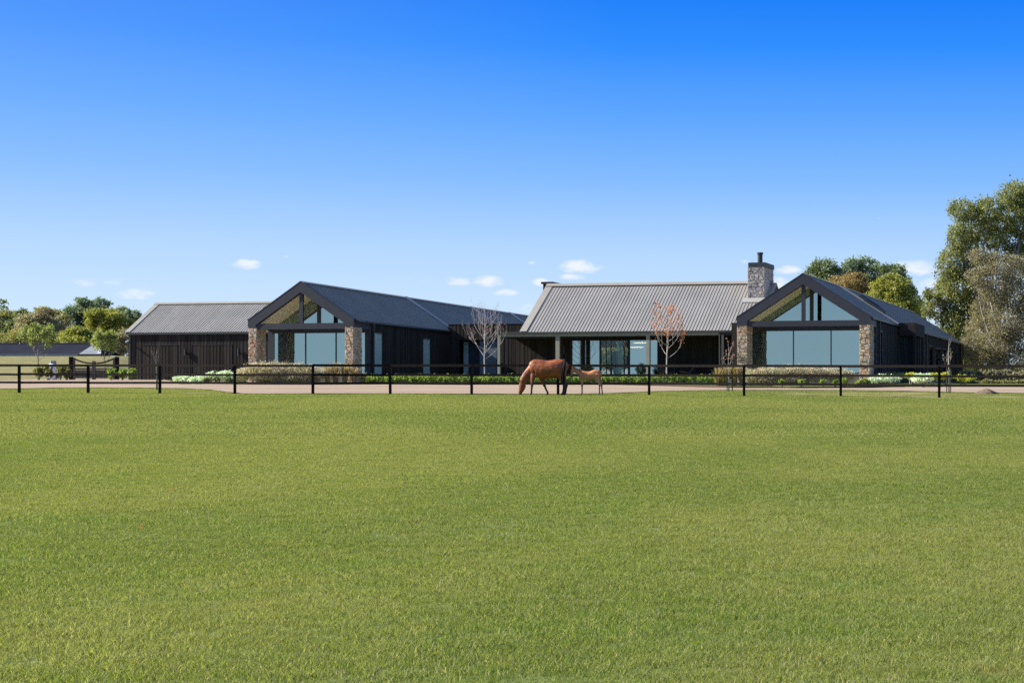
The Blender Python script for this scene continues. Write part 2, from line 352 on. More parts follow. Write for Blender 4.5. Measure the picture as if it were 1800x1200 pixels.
def scatter(name, label, src, P, sc):
    me = bpy.data.meshes.new(name); me.vertices.add(len(P)); me.vertices.foreach_set('co', np.asarray(P, np.float32).ravel())
    a = me.attributes.new('s', 'FLOAT', 'POINT'); a.data.foreach_set('value', np.asarray(sc, np.float32))
    o = link(name, me); me.materials.append(BLADE)
    ng = bpy.data.node_groups.new('scatter', 'GeometryNodeTree')
    ng.interface.new_socket('Geometry', in_out='INPUT', socket_type='NodeSocketGeometry'); ng.interface.new_socket('Geometry', in_out='OUTPUT', socket_type='NodeSocketGeometry')
    N = ng.nodes.new; gi, go, ip, oi = N('NodeGroupInput'), N('NodeGroupOutput'), N('GeometryNodeInstanceOnPoints'), N('GeometryNodeObjectInfo')
    oi.inputs[0].default_value = src
    rv = N('FunctionNodeRandomValue'); rv.data_type = 'FLOAT_VECTOR'; rv.inputs[1].default_value = (0, 0, 6.283)
    na = N('GeometryNodeInputNamedAttribute'); na.data_type = 'FLOAT'; na.inputs[0].default_value = 's'
    L = ng.links.new
    L(gi.outputs[0], ip.inputs['Points']); L(oi.outputs['Geometry'], ip.inputs['Instance']); L(rv.outputs[0], ip.inputs['Rotation']); L(na.outputs[0], ip.inputs['Scale']); L(ip.outputs[0], go.inputs[0])
    md = o.modifiers.new('scatter', 'NODES'); md.node_group = ng
    return tag(o, label, 'grass', kind='stuff')
edge_q = np.arange(-320, 2200, 20.0); edge_Y = np.array([hit(x, y).y for x, y in zip(edge_q, edge(near_e, edge_q))])
def lawn_points(y0, y1, d):
    """one scatter point per jittered cell of size d"""
    X, Y = np.meshgrid(np.arange(-1500 / F * y1 - 7, 300 / F * y1 + 7, d), np.arange(y0, y1, d)); X, Y = X.ravel(), Y.ravel()
    X = X + RNG.uniform(-.4, .4, len(X)) * d; Y = Y + RNG.uniform(-.4, .4, len(Y)) * d
    q = pxof(X, Y); ok = (X > -1500 / F * Y - 6.5) & (X < 300 / F * Y + 6.5) & (Y < np.interp(q, edge_q, edge_Y) - .4 + RNG.uniform(-.3, .9, len(X)) * (RNG.uniform(0, 1, len(X)) < .5))
    ok &= RNG.uniform(0, 1, len(X)) > dryness(X, Y) * .85
    X, Y = X[ok], Y[ok]; return np.stack([X, Y, ground(X, Y)], -1)
src1 = blade_patch('blade_patch', 1000, .30, .010, .030, .0034)
src2 = blade_patch('blade_patch_wide', 900, .55, .012, .032, .0065, .8, 3.0)
P = np.concatenate([lawn_points(8.2, 16, .31), lawn_points(16, 38, .36)])
scatter('paddock_grass', 'short green and straw flecked turf of the near paddock', src1, P, RNG.uniform(.75, 1.2, len(P)))
P = np.concatenate([lawn_points(38, 70, .62), lawn_points(70, 106, .75)])
scatter('paddock_grass', 'short green turf of the far paddock up to the fence', src2, P, RNG.uniform(.7, 1.15, len(P)))

# ------------------------------------------------------------------ stone faces
def clip(poly, nx_, ny_, d):
    out = []
    for i in range(len(poly)):
        a, b = poly[i], poly[(i + 1) % len(poly)]; da, db = a[0]*nx_ + a[1]*ny_ - d, b[0]*nx_ + b[1]*ny_ - d
        if da <= 0: out.append(a)
        if da * db < 0: t = da / (da - db); out.append((a[0] + (b[0]-a[0])*t, a[1] + (b[1]-a[1])*t))
    return out
def stone_face(parent, org, ux, w, h, rz, m):
    """random rubble on a face: org = lower left corner seen from outside, ux = unit vector along it (local to parent)"""
    P_ = []; st = .27; z = .1
    while z < h + .1:
        x = random.uniform(-.1, .2)
        while x < w + .12: P_.append((x + random.uniform(-.09, .09), z + random.uniform(-.07, .07))); x += st * random.uniform(.7, 1.45)
        z += .185 * random.uniform(.85, 1.2)
    for (x, z) in P_:
        poly = [(0, 0), (w, 0), (w, h), (0, h)]
        for (a, b) in P_:
            dx_, dz_ = a - x, (b - z) * 1.35
            if (a == x and b == z) or abs(dx_) > .8 or abs(dz_) > .7: continue
            L_ = math.hypot(dx_, dz_); nx_, nz_ = dx_ / L_, dz_ / L_ ; n2 = math.hypot(nx_, nz_ * 1.35)
            poly = clip(poly, nx_ / n2, nz_ * 1.35 / n2, ((a + x) / 2 * nx_ + (b + z) / 2 * 1.35 * nz_) / n2 - .008)
            if len(poly) < 3: break
        if len(poly) < 3: continue
        cx_ = sum(p[0] for p in poly) / len(poly); cz_ = sum(p[1] for p in poly) / len(poly)
        if max(p[0] for p in poly) - min(p[0] for p in poly) < .05: continue
        t = random.uniform(.025, .06); n = len(poly); q = [(p[0] - cx_, p[1] - cz_) for p in poly]
        vs = [(a, .01, b) for a, b in q] + [(a * .96, -t * .6, b * .96) for a, b in q] + [(a * .78 + random.uniform(-.008, .008), -t * random.uniform(.85, 1.15), b * .78) for a, b in q]
        fs = [tuple(r + v for v in (i_, (i_+1) % n, n + (i_+1) % n, n + i_)) for r in (0, n) for i_ in range(n)] + [tuple(range(2*n, 3*n))]
        me = bpy.data.meshes.new('stone'); me.from_pydata(vs, [], fs); me.update(); me.materials.append(m)
        o = bpy.data.objects.new('stone', me); COL.objects.link(o); o.parent = parent
        c = Vector(org) + Vector(ux) * cx_; o.location = (c.x, c.y, c.z + cz_); o.rotation_euler = (0, 0, rz)
def stone_block(name, parent, x0, x1, y0, y1, z0, z1, faces='fr', label=None, m=None):
    m = m or STONE
    p = MB().box(x0, x1, y0, y1, z0, z1).build(name, MORTAR, parent)
    if label: p['label'] = label
    if 'f' in faces: stone_face(p, (x0, y0, z0), (1, 0, 0), x1 - x0, z1 - z0, 0, m)
    if 'r' in faces: stone_face(p, (x1, y0, z0), (0, 1, 0), y1 - y0, z1 - z0, R(90), m)
    if 'l' in faces: stone_face(p, (x0, y1, z0), (0, -1, 0), y1 - y0, z1 - z0, R(-90), m)
    return p

# ------------------------------------------------------------------ walls, boards, roofs
def boards(parent, x0, x1, y, z0, z1, side=False, out=-1, pitch=.135, holes=(), zt=None, name='cladding_boards'):
    """vertical boards, alternately proud, along x (front walls) or along y (side walls); holes = (a, b, z0, z1)"""
    m = MB(); a = x0; i = 0
    while a < x1 - .02:
        b = min(a + pitch, x1); d = .018 + .009 * (i % 2) + random.uniform(0, .006); top = zt((a + b) / 2) if zt else z1
        segs = [(z0, top)]
        for (h0, h1, hz0, hz1) in holes:
            if b > h0 + .01 and a < h1 - .01:
                ns = []
                for s0, s1 in segs:
                    if hz0 > s0: ns.append((s0, min(hz0, s1)))
                    if hz1 < s1: ns.append((max(hz1, s0), s1))
                segs = [q for q in ns if q[1] > q[0] + .01]
        for s0, s1 in segs:
            lo, hi = sorted((y, y + out * d))
            if side: m.box(lo, hi, a + .004, b - .004, s0, s1)
            else: m.box(a + .004, b - .004, lo, hi, s0, s1)
        a = b; i += 1
    return m.build(name, BLACK, parent, kind='stuff')
def wall_holes(m, a0, a1, c0, c1, z0, z1, holes, side=False):
    """solid wall between a0..a1 with rectangular openings, thickness c0..c1"""
    def bx(p, q, s, t):
        if q - p < .01 or t - s < .01: return
        if side: m.box(c0, c1, p, q, s, t)
        else: m.box(p, q, c0, c1, s, t)
    a = a0
    for (h0, h1, s, t) in sorted(holes):
        bx(a, h0, z0, z1); bx(h0, h1, z0, s); bx(h0, h1, t, z1); a = h1
    bx(a, a1, z0, z1); return m
def window(parent, a0, a1, c, z0, z1, side=False, gl=None, fr=.05, dep=.1, mull=(), name='window'):
    m = MB(); c0, c1 = c - dep / 2, c + dep / 2
    def bx(p, q, s, t):
        if side: m.box(c0, c1, p, q, s, t)
        else: m.box(p, q, c0, c1, s, t)
    bx(a0, a0 + fr, z0, z1); bx(a1 - fr, a1, z0, z1); bx(a0 + fr, a1 - fr, z0, z0 + fr); bx(a0 + fr, a1 - fr, z1 - fr, z1)
    cuts = [a0 + fr] + [v for q in mull for v in (q - fr / 2, q + fr / 2)] + [a1 - fr]
    for q in mull: bx(q - fr / 2, q + fr / 2, z0 + fr, z1 - fr)
    w = m.build(name, GUTTER, parent)
    for p, q in zip(cuts[::2], cuts[1::2]):
        g = MB(); t = .012
        if side: g.box(c - t, c + t, p, q, z0 + fr, z1 - fr)
        else: g.box(p, q, c - t, c + t, z0 + fr, z1 - fr)
        g.build('pane', gl or GLASS, w)
    return w
SHEET = .212
def sheet_mesh(length, pitch):
    """one roof sheet lying on its slope: x along the eave, y up the slope, z off it; a standing rib on its left edge"""
    m = MB(); r = .017
    m.add([(0, 0, .006), (pitch, 0, .006), (pitch, length, .006), (0, length, .006)], [(0, 1, 2, 3)])
    m.box(-r, r, 0, length, .004, .036)
    m.box(pitch * .5 - .006, pitch * .5 + .006, 0, length, .004, .011)
    return m.mesh('roof_sheet')
def lay_sheets(parent, n, ye, ze, slope, length, x0=0):
    me = sheet_mesh(length, SHEET)
    for i in range(n):
        o = link('roof_sheet', me, ROOF, parent, (x0 + i * SHEET, ye, ze)); o.rotation_euler = (slope, 0, 0)

# ------------------------------------------------------------------ gabled wings
def gabled_wing(root_at, Wd, L, zc, ze, za, leg, ins, label, right):
    o = Vector(root_at); t = thing('gabled_wing', label, 'house wing', o, -A, 'gabled pavilions of the black homestead')
    mid = Wd / 2; k = (za - ze) / mid; bt, bb = 3.71, 3.37 if right else 3.35
    ROOFZ = lambda x: za - abs(x - mid) * k
    # front portal frame in the gable
    ia = za - .62; il = ia - k * (mid - leg)
    MB().prism([(0, zc), (leg, zc), (leg, il), (mid, ia), (Wd-leg, il), (Wd-leg, zc), (Wd, zc), (Wd, ze), (mid, za), (0, ze)], -.05, .30).build('gable_frame', FASCIA, t)
    MB().box(leg + .002, Wd - leg - .002, .0, .22, bb, bt).build('tie_beam', FASCIA, t)
    MB().box(mid - .115, mid + .115, .03, .20, bt + .002, ia + .06).build('king_post', FASCIA, t)
    # stone piers
    sw = .62 if right else .54
    stone_block('stone_pillar', t, .03, .03 + sw, .0, 1.15, 0, zc - .003, 'fr')
    stone_block('stone_pillar', t, Wd - .03 - sw, Wd - .03, .0, 1.15, 0, zc - .003, 'fr')
    YG = 2.5
    # floor, walls
    MB().box(.02, Wd - .02, .62, L, -.6, .50).build('floor_slab', FLOORM, t)
    MB().box(.7, Wd - .7, .70, YG - .08, .502, .515).build('porch_bounce_sheet', mat('pale_bounce_sheet', (.55, .50, .43), .8, .2, col2=(.62, .57, .5), vscale=3), t)  # pale sheet added to bounce daylight up onto the porch ceiling
    hol = []
    if right:
        for (a, b, y) in ((1548, 1553.5, 581), (1634.5, 1641.5, 607), (1646, 1655.5, 611.5), (1659, 1664, 613), (1668.6, 1671.4, 615.5), (1680.2, 1683, 618)):
            p, q = ly(o, a, Wd), ly(o, b, Wd); hol.append((p, q, .55, lz(o, y, Wd, (p + q) / 2)))
    else:
        for (a, b, y) in ((657.5, 674.6, 584), (744.7, 758.6, 594)):
            p, q = ly(o, a, Wd), ly(o, b, Wd); hol.append((p, q, .55, lz(o, y, Wd, (p + q) / 2)))
    wz = ze - .14
    m = MB(); wall_holes(m, YG + .10, L - .05, Wd - .22, Wd - .06, .5, wz, hol, True)
    m.box(.06, .22, YG + .10, L - .05, .5, wz); m.build('side_wall', DARKIN, t)
    boards(t, YG + .10, L - .05, Wd - .06, .4, wz, True, 1, holes=hol)
    boards(t, YG + .10, L - .05, .06, .4, wz, True, -1, pitch=.4)
    m = MB(); m.prism([(.06, .5), (Wd - .06, .5), (Wd - .06, ze - .1), (mid, za - .22), (.06, ze - .1)], L - .25, L - .05); m.build('back_wall', BLACK, t)
    for i, (p, q, s, e) in enumerate(hol):
        w = window(t, p, q, Wd - .12, s, e, True, GLASSD if right else SKYPANE, fr=.06, dep=.14)
        if not right and i == 0:
            c = MB()
            n = 14
            for j in range(n):
                yy = p + .35 + (q - p - .4) * j / n; c.box(Wd - .50 - .05 * (j % 2), Wd - .46 - .05 * (j % 2), yy, yy + (q - p - .4) / n + .01, s, e - .1)
            c.build('curtain', CURT, t)
    # glazed wall at the back of the porch
    gb, gt = .57, 3.27
    a0 = lx(o, 1321 if right else 481, YG); a1 = lx(o, 1549 if right else 643.5, YG)
    a0, a1 = max(a0, .25), min(a1, Wd - .25)
    cuts = [lx(o, q, YG) for q in ((1394.8, 1461) if right else (537.5, 591))]
    m = MB(); wall_holes(m, .06, Wd - .06, YG - .06, YG + .08, .5, bt + .004, [(a0, a1, gb, gt)]); m.build('glazing_surround', FASCIA, t)
    window(t, a0, a1, YG, gb, gt, False, GLASS, fr=.06, dep=.12, mull=cuts, name='glazed_wall')
    if right:
        c = MB()
        for (qa, qb) in ((1340, 1350), (1384, 1393)):
            xa, xb = lx(o, qa, YG + .2), lx(o, qb, YG + .2); n = 8
            for j in range(n): c.box(xa + (xb - xa) * j / n, xa + (xb - xa) * (j + 1) / n + .005, YG + .16 + .05 * (j % 2), YG + .2 + .05 * (j % 2), gb, gt)
        c.build('curtain', CURT, t)
    # upper gable glazing: two panes and a mullion, under the roof line
    gt2 = bt + .01; up = lambda x: ROOFZ(x) - .605
    fr = MB().box(mid - .115, mid + .115, YG - .07, YG + .09, gt2 + .005, za - .66).build('gable_glazing', GUTTER, t)
    for s in (0, 1):
        xb = (gt2 + .03 + .605 - ze) / k; x0, x1 = (xb, mid - .117) if s == 0 else (mid + .117, Wd - xb)
        MB().prism([(x0, gt2 + .005), (x1, gt2 + .005), (x1, up(x1)), (x0, up(x0))], YG - .012, YG + .012).build('pane', GLASS, fr)
    for s in (.06, Wd - .24): MB().box(s, s + .18, .31, YG - .07, zc - .06, ze - .12).build('side_beam', FASCIA, t)
    # lined ceiling: visible from below in the porch, and the roof above it
    for s in (0, 1):
        xe, zt = (0, ze) if s == 0 else (Wd, ze); sg = 1 if s == 0 else -1
        c = MB(); c.prism([(xe + sg * .30, zt + .30 * k - .60), (mid, za - .60), (mid, za - .57), (xe + sg * .30, zt + .30 * k - .57)][::sg], .302, YG + 1.2); c.build('porch_ceiling', SOFFIT, t)
        r = MB(); r.prism([(xe, zt - .115), (mid, za - .23), (mid, za), (xe, zt)][::sg], .305, L); rf = r.build('roof', ROOF, t)
        n = int(L / SHEET); rb = MB(); nrm = Vector((-sg * k, 0, 1)).normalized()
        if s == 1:
            for i in range(n):
                y = .31 + i * SHEET; a = Vector((xe, y, zt)) + nrm * .02; b = Vector((mid - sg * .12, y, ROOFZ(mid - sg * .12))) + nrm * .02
                rb.beam(a, b, .034, .036, nrm)
            rb.build('roof_ribs', ROOF, rf, kind='stuff')
        MB().beam((xe - sg * .06, .30, zt - .07), (xe - sg * .06, L, zt - .07), .12, .11).build('gutter', GUTTER, t)
        bg_ = MB(); bg_.beam(Vector((xe, .12, zt)) + nrm * .035, Vector((mid, .12, za)) + nrm * .035, .36, .05, nrm); bg_.build('barge_capping', FASCIA, t)
    rc = MB().beam((mid - .09, -.02, za + .015), (mid - .09, L, za + .015), .22, .03, (-k * .8, 0, 1)).beam((mid + .09, -.02, za + .015), (mid + .09, L, za + .015), .22, .03, (k * .8, 0, 1)).build('ridge_cap', ROOFD, t)
    # flashing strips running up the right slope
    nrm = Vector((k, 0, 1)).normalized()
    def strip(y, w):
        MB().beam(Vector((Wd, y, ze)) + nrm * .07, Vector((mid, y, za)) + nrm * .07, w, .10, nrm).build('roof_flashing', FLASH, t)
    def down(px_): 
        y = ly(o, px_, Wd); MB().tube([(Wd + .09, y, .1), (Wd + .09, y, ze - .1)], .045).build('downpipe', GUTTER, t)
    if right:
        y0 = ly(o, 1580, Wd); strip(y0 - .35, .10); strip(y0 + .75, .10)
        for (fa, ya) in ((.42, y0 - .25), (.55, y0 + .95)):
            x = Wd - (Wd - mid) * fa; z = ROOFZ(x); d = Vector((-1, 0, k)).normalized()
            sk = MB().beam(Vector((x, ya + .45, z)) + nrm * .14 - d * .75, Vector((x, ya + .45, z)) + nrm * .14 + d * .75, .95, .28, nrm).build('skylight', GUTTER, t)
            MB().beam(Vector((x, ya + .45, z)) + nrm * .29 - d * .65, Vector((x, ya + .45, z)) + nrm * .29 + d * .65, .8, .02, nrm).build('pane', GLASSD, sk)
        for q in (1544.7, 1627, 1688): down(q)
        # boxed entry standing out of the right wall
        ex0, ex1 = Wd + .002, lx(o, 1609, y0); y1 = ly(o, 1625.5, ex1); zt = lz(o, 567.5, Wd, y0); zo = lz(o, 590, Wd, y0)
        e = MB().box(ex0, ex1, y0, y1, zo, zt).box(ex1 - .16, ex1, y0, y0 + .16, .3, zo - .002).box(ex1 - .16, ex1, y1 - .5, y1, .3, zo - .002).build('entry_box', BLACK, t)
        for j in range(3): MB().box(ex1 - .12, ex1 - .04, y0 + .75 + .75 * j, y0 + .83 + .75 * j, .3, zo - .002).build('fin', BLACK, e)
        xm = lx(o, 1593, y0 + .3); MB().box(ex0 + .05, xm, y0 + .28, y0 + .31, .55, zo - .05).build('pane', GLASS, e)
        MB().box(xm + .02, ex1 - .18, y0 + .29, y0 + .34, .5, zo - .05).build('door', DARKIN, e)
        MB().box(ex0, ex1 + .1, y0 - .1, y1, .25, .46).build('step', FLOORM, e)
    else:
        for q in (713, 827, 895): 
            dd = 1620 / (2150 - q); y = 123 / VY * (dd - 1) * .985; strip(y, .42)
        down(655)
    return t, o
rw, rwo = gabled_wing((-7.04, 118.5, 3.75), 8.2, 42.5, 3.44, 3.91, 6.50, .66, .6, 'larger gabled wing with three wide panes, beside the stone chimney', True)
lw, lwo = gabled_wing((-37.49, 121.6, 3.75), 7.0, 46.0, 3.46, 3.90, 6.24, .52, .5, 'smaller gabled wing with a long dark roof, next to the garage', False)

# ------------------------------------------------------------------ garage
go_ = Vector((-55.65, 150, 4.50)); gt_ = thing('garage', 'long black clad garage with a pale striped metal roof', 'garage', go_, -A)
GL, GR = 13.6, 4.35; ge, gr = 3.66, 6.10; gs = math.atan2(gr - ge, GR)
dz0 = .05; dh = lz(go_, 606.5, 3, 0)
doors = [(lx(go_, 250, 0), lx(go_, 312, 0)), (lx(go_, 339, 0), lx(go_, 408, 0))]
MB().box(.25, GL - .02, .06, 2 * GR - .1, -.8, ge - .18).build('wall', DARKIN, gt_)
boards(gt_, .25, GL - .02, .06, -.05, ge - .14, holes=[(a, b, -.2, dh) for a, b in doors])
boards(gt_, .06, 2 * GR - .1, .25, -.05, ge - .14, True, -1)
for s in (0, GL):
    MB().add([(s + (.25 if s == 0 else -.02), .06, ge - .2), (s + (.25 if s == 0 else -.02), GR, gr - .1), (s + (.25 if s == 0 else -.02), 2*GR - .1, ge - .2)], [(0, 1, 2)]).build('gable_end', BLACK, gt_)
for a, b in doors:
    d = MB().box(a + .02, b - .02, .045, .058, .0, dh - .03).build('garage_door', DARKIN, gt_)
    boards(d, a + .02, b - .02, .045, .0, dh - .035, name='door_boards')
    MB().box(a, b, .0, .05, dh - .016, dh + .014).build('door_track', GUTTER, d)
MB().add([(0, 0, ge), (GL, 0, ge), (GL, GR, gr), (0, GR, gr), (0, 0, ge - .1), (GL, 0, ge - .1), (GL, GR, gr - .1), (0, GR, gr - .1)], [(0,1,2,3),(7,6,5,4),(0,4,5,1),(1,5,6,2),(3,7,4,0)]).add(
    [(0, 2*GR, ge), (GL, 2*GR, ge), (GL, GR, gr), (0, GR, gr)], [(3, 2, 1, 0)]).build('roof', ROOF, gt_)
lay_sheets(gt_, int((GL - .5) / SHEET), -.02, ge, gs, GR / math.cos(gs) - .12, .42)
bc = MB(); nr = Vector((0, -math.sin(gs), math.cos(gs)))
for s in (.2, GL - .18): bc.beam(Vector((s, -.03, ge)) + nr * .05, Vector((s, GR, gr)) + nr * .05, .40, .05, nr)
bc.build('barge_capping', ROOFD, gt_)
MB().beam((0, GR - .1, gr + .03), (GL, GR - .1, gr + .03), .34, .05, (0, -.5, 1)).build('ridge_cap', ROOFD, gt_)
MB().box(.1, GL, -.12, -.022, ge - .16, ge - .03).build('gutter', GUTTER, gt_)
MB().tube([(.42, -.0, -.1), (.42, -.0, ge - .14)], .05).build('downpipe', GUTTER, gt_)

# ------------------------------------------------------------------ central hall with verandah
mo = Vector((-21.24, 125.07, 3.75)); mh = thing('central_hall', 'central hall with broad grey roof and open verandah', 'house', mo, -A)
ML, MR = 15.6, 5.07; me_, mr_ = 3.34, 6.64; ms_ = math.atan2(mr_ - me_, MR); mk = (mr_ - me_) / MR
FL = .32; YB = 3.0; CE = 3.02
MB().box(-1.6, ML, -.1, 2 * MR, -.8, FL).build('floor_slab', FLOORM, mh)
wtop = lz(mo, 597, 5, YB)
op = [(lx(mo, 1004.3, YB), lx(mo, 1021.6, YB), FL, wtop), (lx(mo, 1027, YB), lx(mo, 1054.2, YB), FL, wtop), (lx(mo, 1055, YB), lx(mo, 1104.6, YB), FL, wtop), (lx(mo, 1105.6, YB), lx(mo, 1137, YB), FL, wtop), (lx(mo, 1141.5, YB), lx(mo, 1156, YB), FL, wtop)]
bop = [(lx(mo, 1056, 9.4), lx(mo, 1108, 9.4), FL, 2.75)]
m = MB(); wall_holes(m, -1.4, ML - .05, YB + .04, YB + .18, FL, CE, op); m.build('front_wall', DARKIN, mh)
m = MB(); wall_holes(m, .25, ML - .05, 9.3, 9.5, FL, CE, bop); m.build('back_wall', DARKIN, mh)
MB().box(-1.4, -1.25, YB + .2, 9.3, FL, CE).box(ML - .2, ML - .05, YB + .2, 9.3, FL, CE).build('side_wall', DARKIN, mh)
boards(mh, -1.4, ML - .05, YB + .04, FL, CE, holes=op)
MB().box(-1.4, ML - .05, .1, YB + .2, CE + .002, CE + .05).build('verandah_ceiling', DARKIN, mh)
MB().box(-1.2, ML - .05, YB + .2, 9.3, CE + .002, CE + .05).build('room_ceiling', INWALL, mh)
for i, (a, b, s, e) in enumerate(op):
    if i == 2: continue
    window(mh, a, b, YB + .1, s, e, False, GLASS, fr=.045)
dm = [lx(mo, q, YB) for q in (1065.3, 1074.5, 1084.5, 1099.3)]
a, b, s, e = op[2]
dw = window(mh, a, b, YB + .1, s, e, False, GLASSC, fr=.055, mull=dm[:3], name='glazed_door')
MB().box(dm[2] + .05, dm[3], YB - .3, YB - .26, FL + .02, e - .1).build('open_leaf', GLASSC, dw)
MB().box(dm[3] - .02, dm[3] + .05, YB - .32, YB - .24, FL, e - .08).build('leaf_stile', GUTTER, dw)
MB().box(dm[0] - .3, dm[0] + .15, YB + 2.5, YB + 2.6, FL, 2.3).build('hall_screen', DARKIN, mh)
window(mh, bop[0][0], bop[0][1], 9.4, FL, 2.75, False, GLASSC, fr=.06, mull=[(bop[0][0] * 2 + bop[0][1]) / 3, (bop[0][0] + 2 * bop[0][1]) / 3])
# roof
MB().add([(0, 0, me_), (ML, 0, me_), (ML, MR, mr_), (0, MR, mr_), (0, 0, me_ - .1), (ML, 0, me_ - .1), (ML, MR, mr_ - .12), (0, MR, mr_ - .12)], [(0,1,2,3),(7,6,5,4),(0,4,5,1),(1,5,6,2),(3,7,4,0)]).add(
    [(0, 2*MR, me_), (ML, 2*MR, me_), (ML, MR, mr_), (0, MR, mr_)], [(3, 2, 1, 0)]).build('roof', ROOF, mh)
lay_sheets(mh, int((ML - .65) / SHEET), -.02, me_, ms_, MR / math.cos(ms_) - .16, .50)
nr = Vector((0, -math.sin(ms_), math.cos(ms_)))
MB().beam(Vector((.22, -.03, me_)) + nr * .05, Vector((.22, MR, mr_)) + nr * .05, .46, .05, nr).build('barge_capping', ROOFD, mh)
MB().beam((0, MR - .12, mr_ + .03), (ML - .2, MR - .12, mr_ + .03), .38, .05, (0, -.55, 1)).build('ridge_cap', ROOFD, mh)
MB().add([(0.02, .1, me_ - .15), (.02, MR, mr_ - .13), (.02, 2*MR - .1, me_ - .15)], [(0, 1, 2)]).build('gable_end', BLACK, mh)
bx0 = lx(mo, 875, 0); bx1 = lx(mo, 1287, 0)
MB().box(bx0 - .03, bx1, -.14, -.03, me_ - .11, me_ + .0).build('gutter', GUTTER, mh)
zb0, zb1 = lz(mo, 590.4, 6, .1), lz(mo, 584.4, 6, .1)
MB().box(bx0, lx(mo, 1265, .1), -.02, .16, zb0, zb1).build('verandah_beam', BEAMM, mh)
MB().box(lx(mo, 1272, .1), bx1 + .1, .02, .16, zb0 + .02, zb1).build('verandah_beam', FASCIA, mh)
for (p, q) in ((874.6, 878.8), (976.6, 983.5), (1136, 1141.8), (1268.3, 1272)):
    a, b = lx(mo, p, 0), lx(mo, q, 0); MB().box(a, b, -.015, .15, -.1, zb0 - .002).build('verandah_post', BEAMM, mh)
xd = lx(mo, 1265.5, 0); MB().tube([(xd, -.06, 0), (xd, -.06, me_ - .1)], .05).build('downpipe', GUTTER, mh)
MB().box(-1.45, .02, .17, MR, me_ - .06, me_ + .02).build('flat_roof', ROOFD, mh)
ro = (.0, 0)
MB().box(lx(mo, 1286.5, -1.2), lx(mo, 1300, -1.2), -1.3, 2.2, 0, lz(mo, 567, ML, -1.2)).build('link_wall', BLACK, mh)
# chimney with steel cap and flue
cy0 = MR - 1.75; cx0, cx1 = lx(mo, 1314.3, cy0), lx(mo, 1343.8, cy0); ctop = lz(mo, 470, cx0, cy0)
ch = stone_block('chimney', mh, cx0, cx1, cy0, cy0 + 2.4, me_ + (cy0) * mk - .8, ctop, 'fr', 'rubble stone chimney with black steel cap', GSTONE)
MB().box(cx0 + .04, cx1 + .07, cy0 - .03, cy0 + 2.47, ctop + .004, lz(mo, 461.5, cx0, cy0)).build('cap', FASCIA, ch)
fx = (cx0 + cx1) / 2 + .05; zf0 = lz(mo, 461.5, cx0, cy0) + .002; zf1 = lz(mo, 444, fx, cy0 + 1.0)
MB().tube([(fx, cy0 + .9, zf0), (fx, cy0 + .9, zf1 - .14), (fx, cy0 + .9, zf1 - .13), (fx, cy0 + .9, zf1)], [.165, .165, .2, .2], 14).build('flue', FASCIA, ch)
MB().beam(Vector((cx0 + .5, cy0 - .45, me_ + (cy0 - .45) * mk)) + nr * .06, Vector((cx0 + .5, cy0 + .02, me_ + (cy0 + .02) * mk)) + nr * .06, 1.5, .03, nr).build('apron_flashing', FLASH, ch)
sx0, sx1 = lx(mo, 963.5, MR + 3), lx(mo, 979, MR + 3); zt = lz(mo, 497.2, sx0, MR + 3)
MB().box(sx0, sx1, MR + 2, MR + 4.4, mr_ - 2.6, zt - .14).build('rear_chimney', BLACK, mh)
MB().box(sx0 - .12, sx1 + .08, MR + 1.9, MR + 4.5, zt - .14, zt).build('rear_chimney_cap', FASCIA, mh)

# ------------------------------------------------------------------ flat roofed link between left wing and hall
lo_ = at(788.3, 655, 135.3); lo_.z = 3.75; lk = thing('link_block', 'flat roofed black link behind the bare white tree', 'house wing', lo_, -A)
LL = lx(lo_, 900, 0); zt = lz(lo_, 570.2, 2, 0)
r0, r1, r2 = lx(lo_, 806.5, 0), lx(lo_, 841, 0), lx(lo_, 873.5, 0); zr = lz(lo_, 597.5, 1, 0)
m = MB(); wall_holes(m, 0, LL + 3, 0, .2, -.6, zt, [(r0, r2, .2, zr)]); m.box(0, .2, .2, 9, -.6, zt); m.box(LL + 2.8, LL + 3, .2, 9, -.6, zt); m.box(.2, LL + 2.8, 8.8, 9, -.6, zt); m.build('wall', DARKIN, lk)
boards(lk, 0, LL + 3, 0, -.1, zt, holes=[(r0, r2, .2, zr)])
MB().box(-.03, LL + 3.03, -.05, 9, zt + .002, zt + .05).build('parapet_capping', GUTTER, lk)
MB().box(r0, LL, .25, 4, -.5, .2).build('floor_slab', FLOORM, lk)
g0, g1 = lx(lo_, 814.3, .9), lx(lo_, 824.8, .9)
m = MB(); wall_holes(m, r0, r1 + .4, .85, 1.0, .2, zr + .2, [(g0, g1, .22, zr - .05)]); m.build('recess_wall', FASCIA, lk)
window(lk, g0, g1, .9, .22, zr - .06, False, SKYPANE, fr=.04)
window(lk, r1, r2, .14, .22, zr - .02, False, DIMPANE, fr=.06)

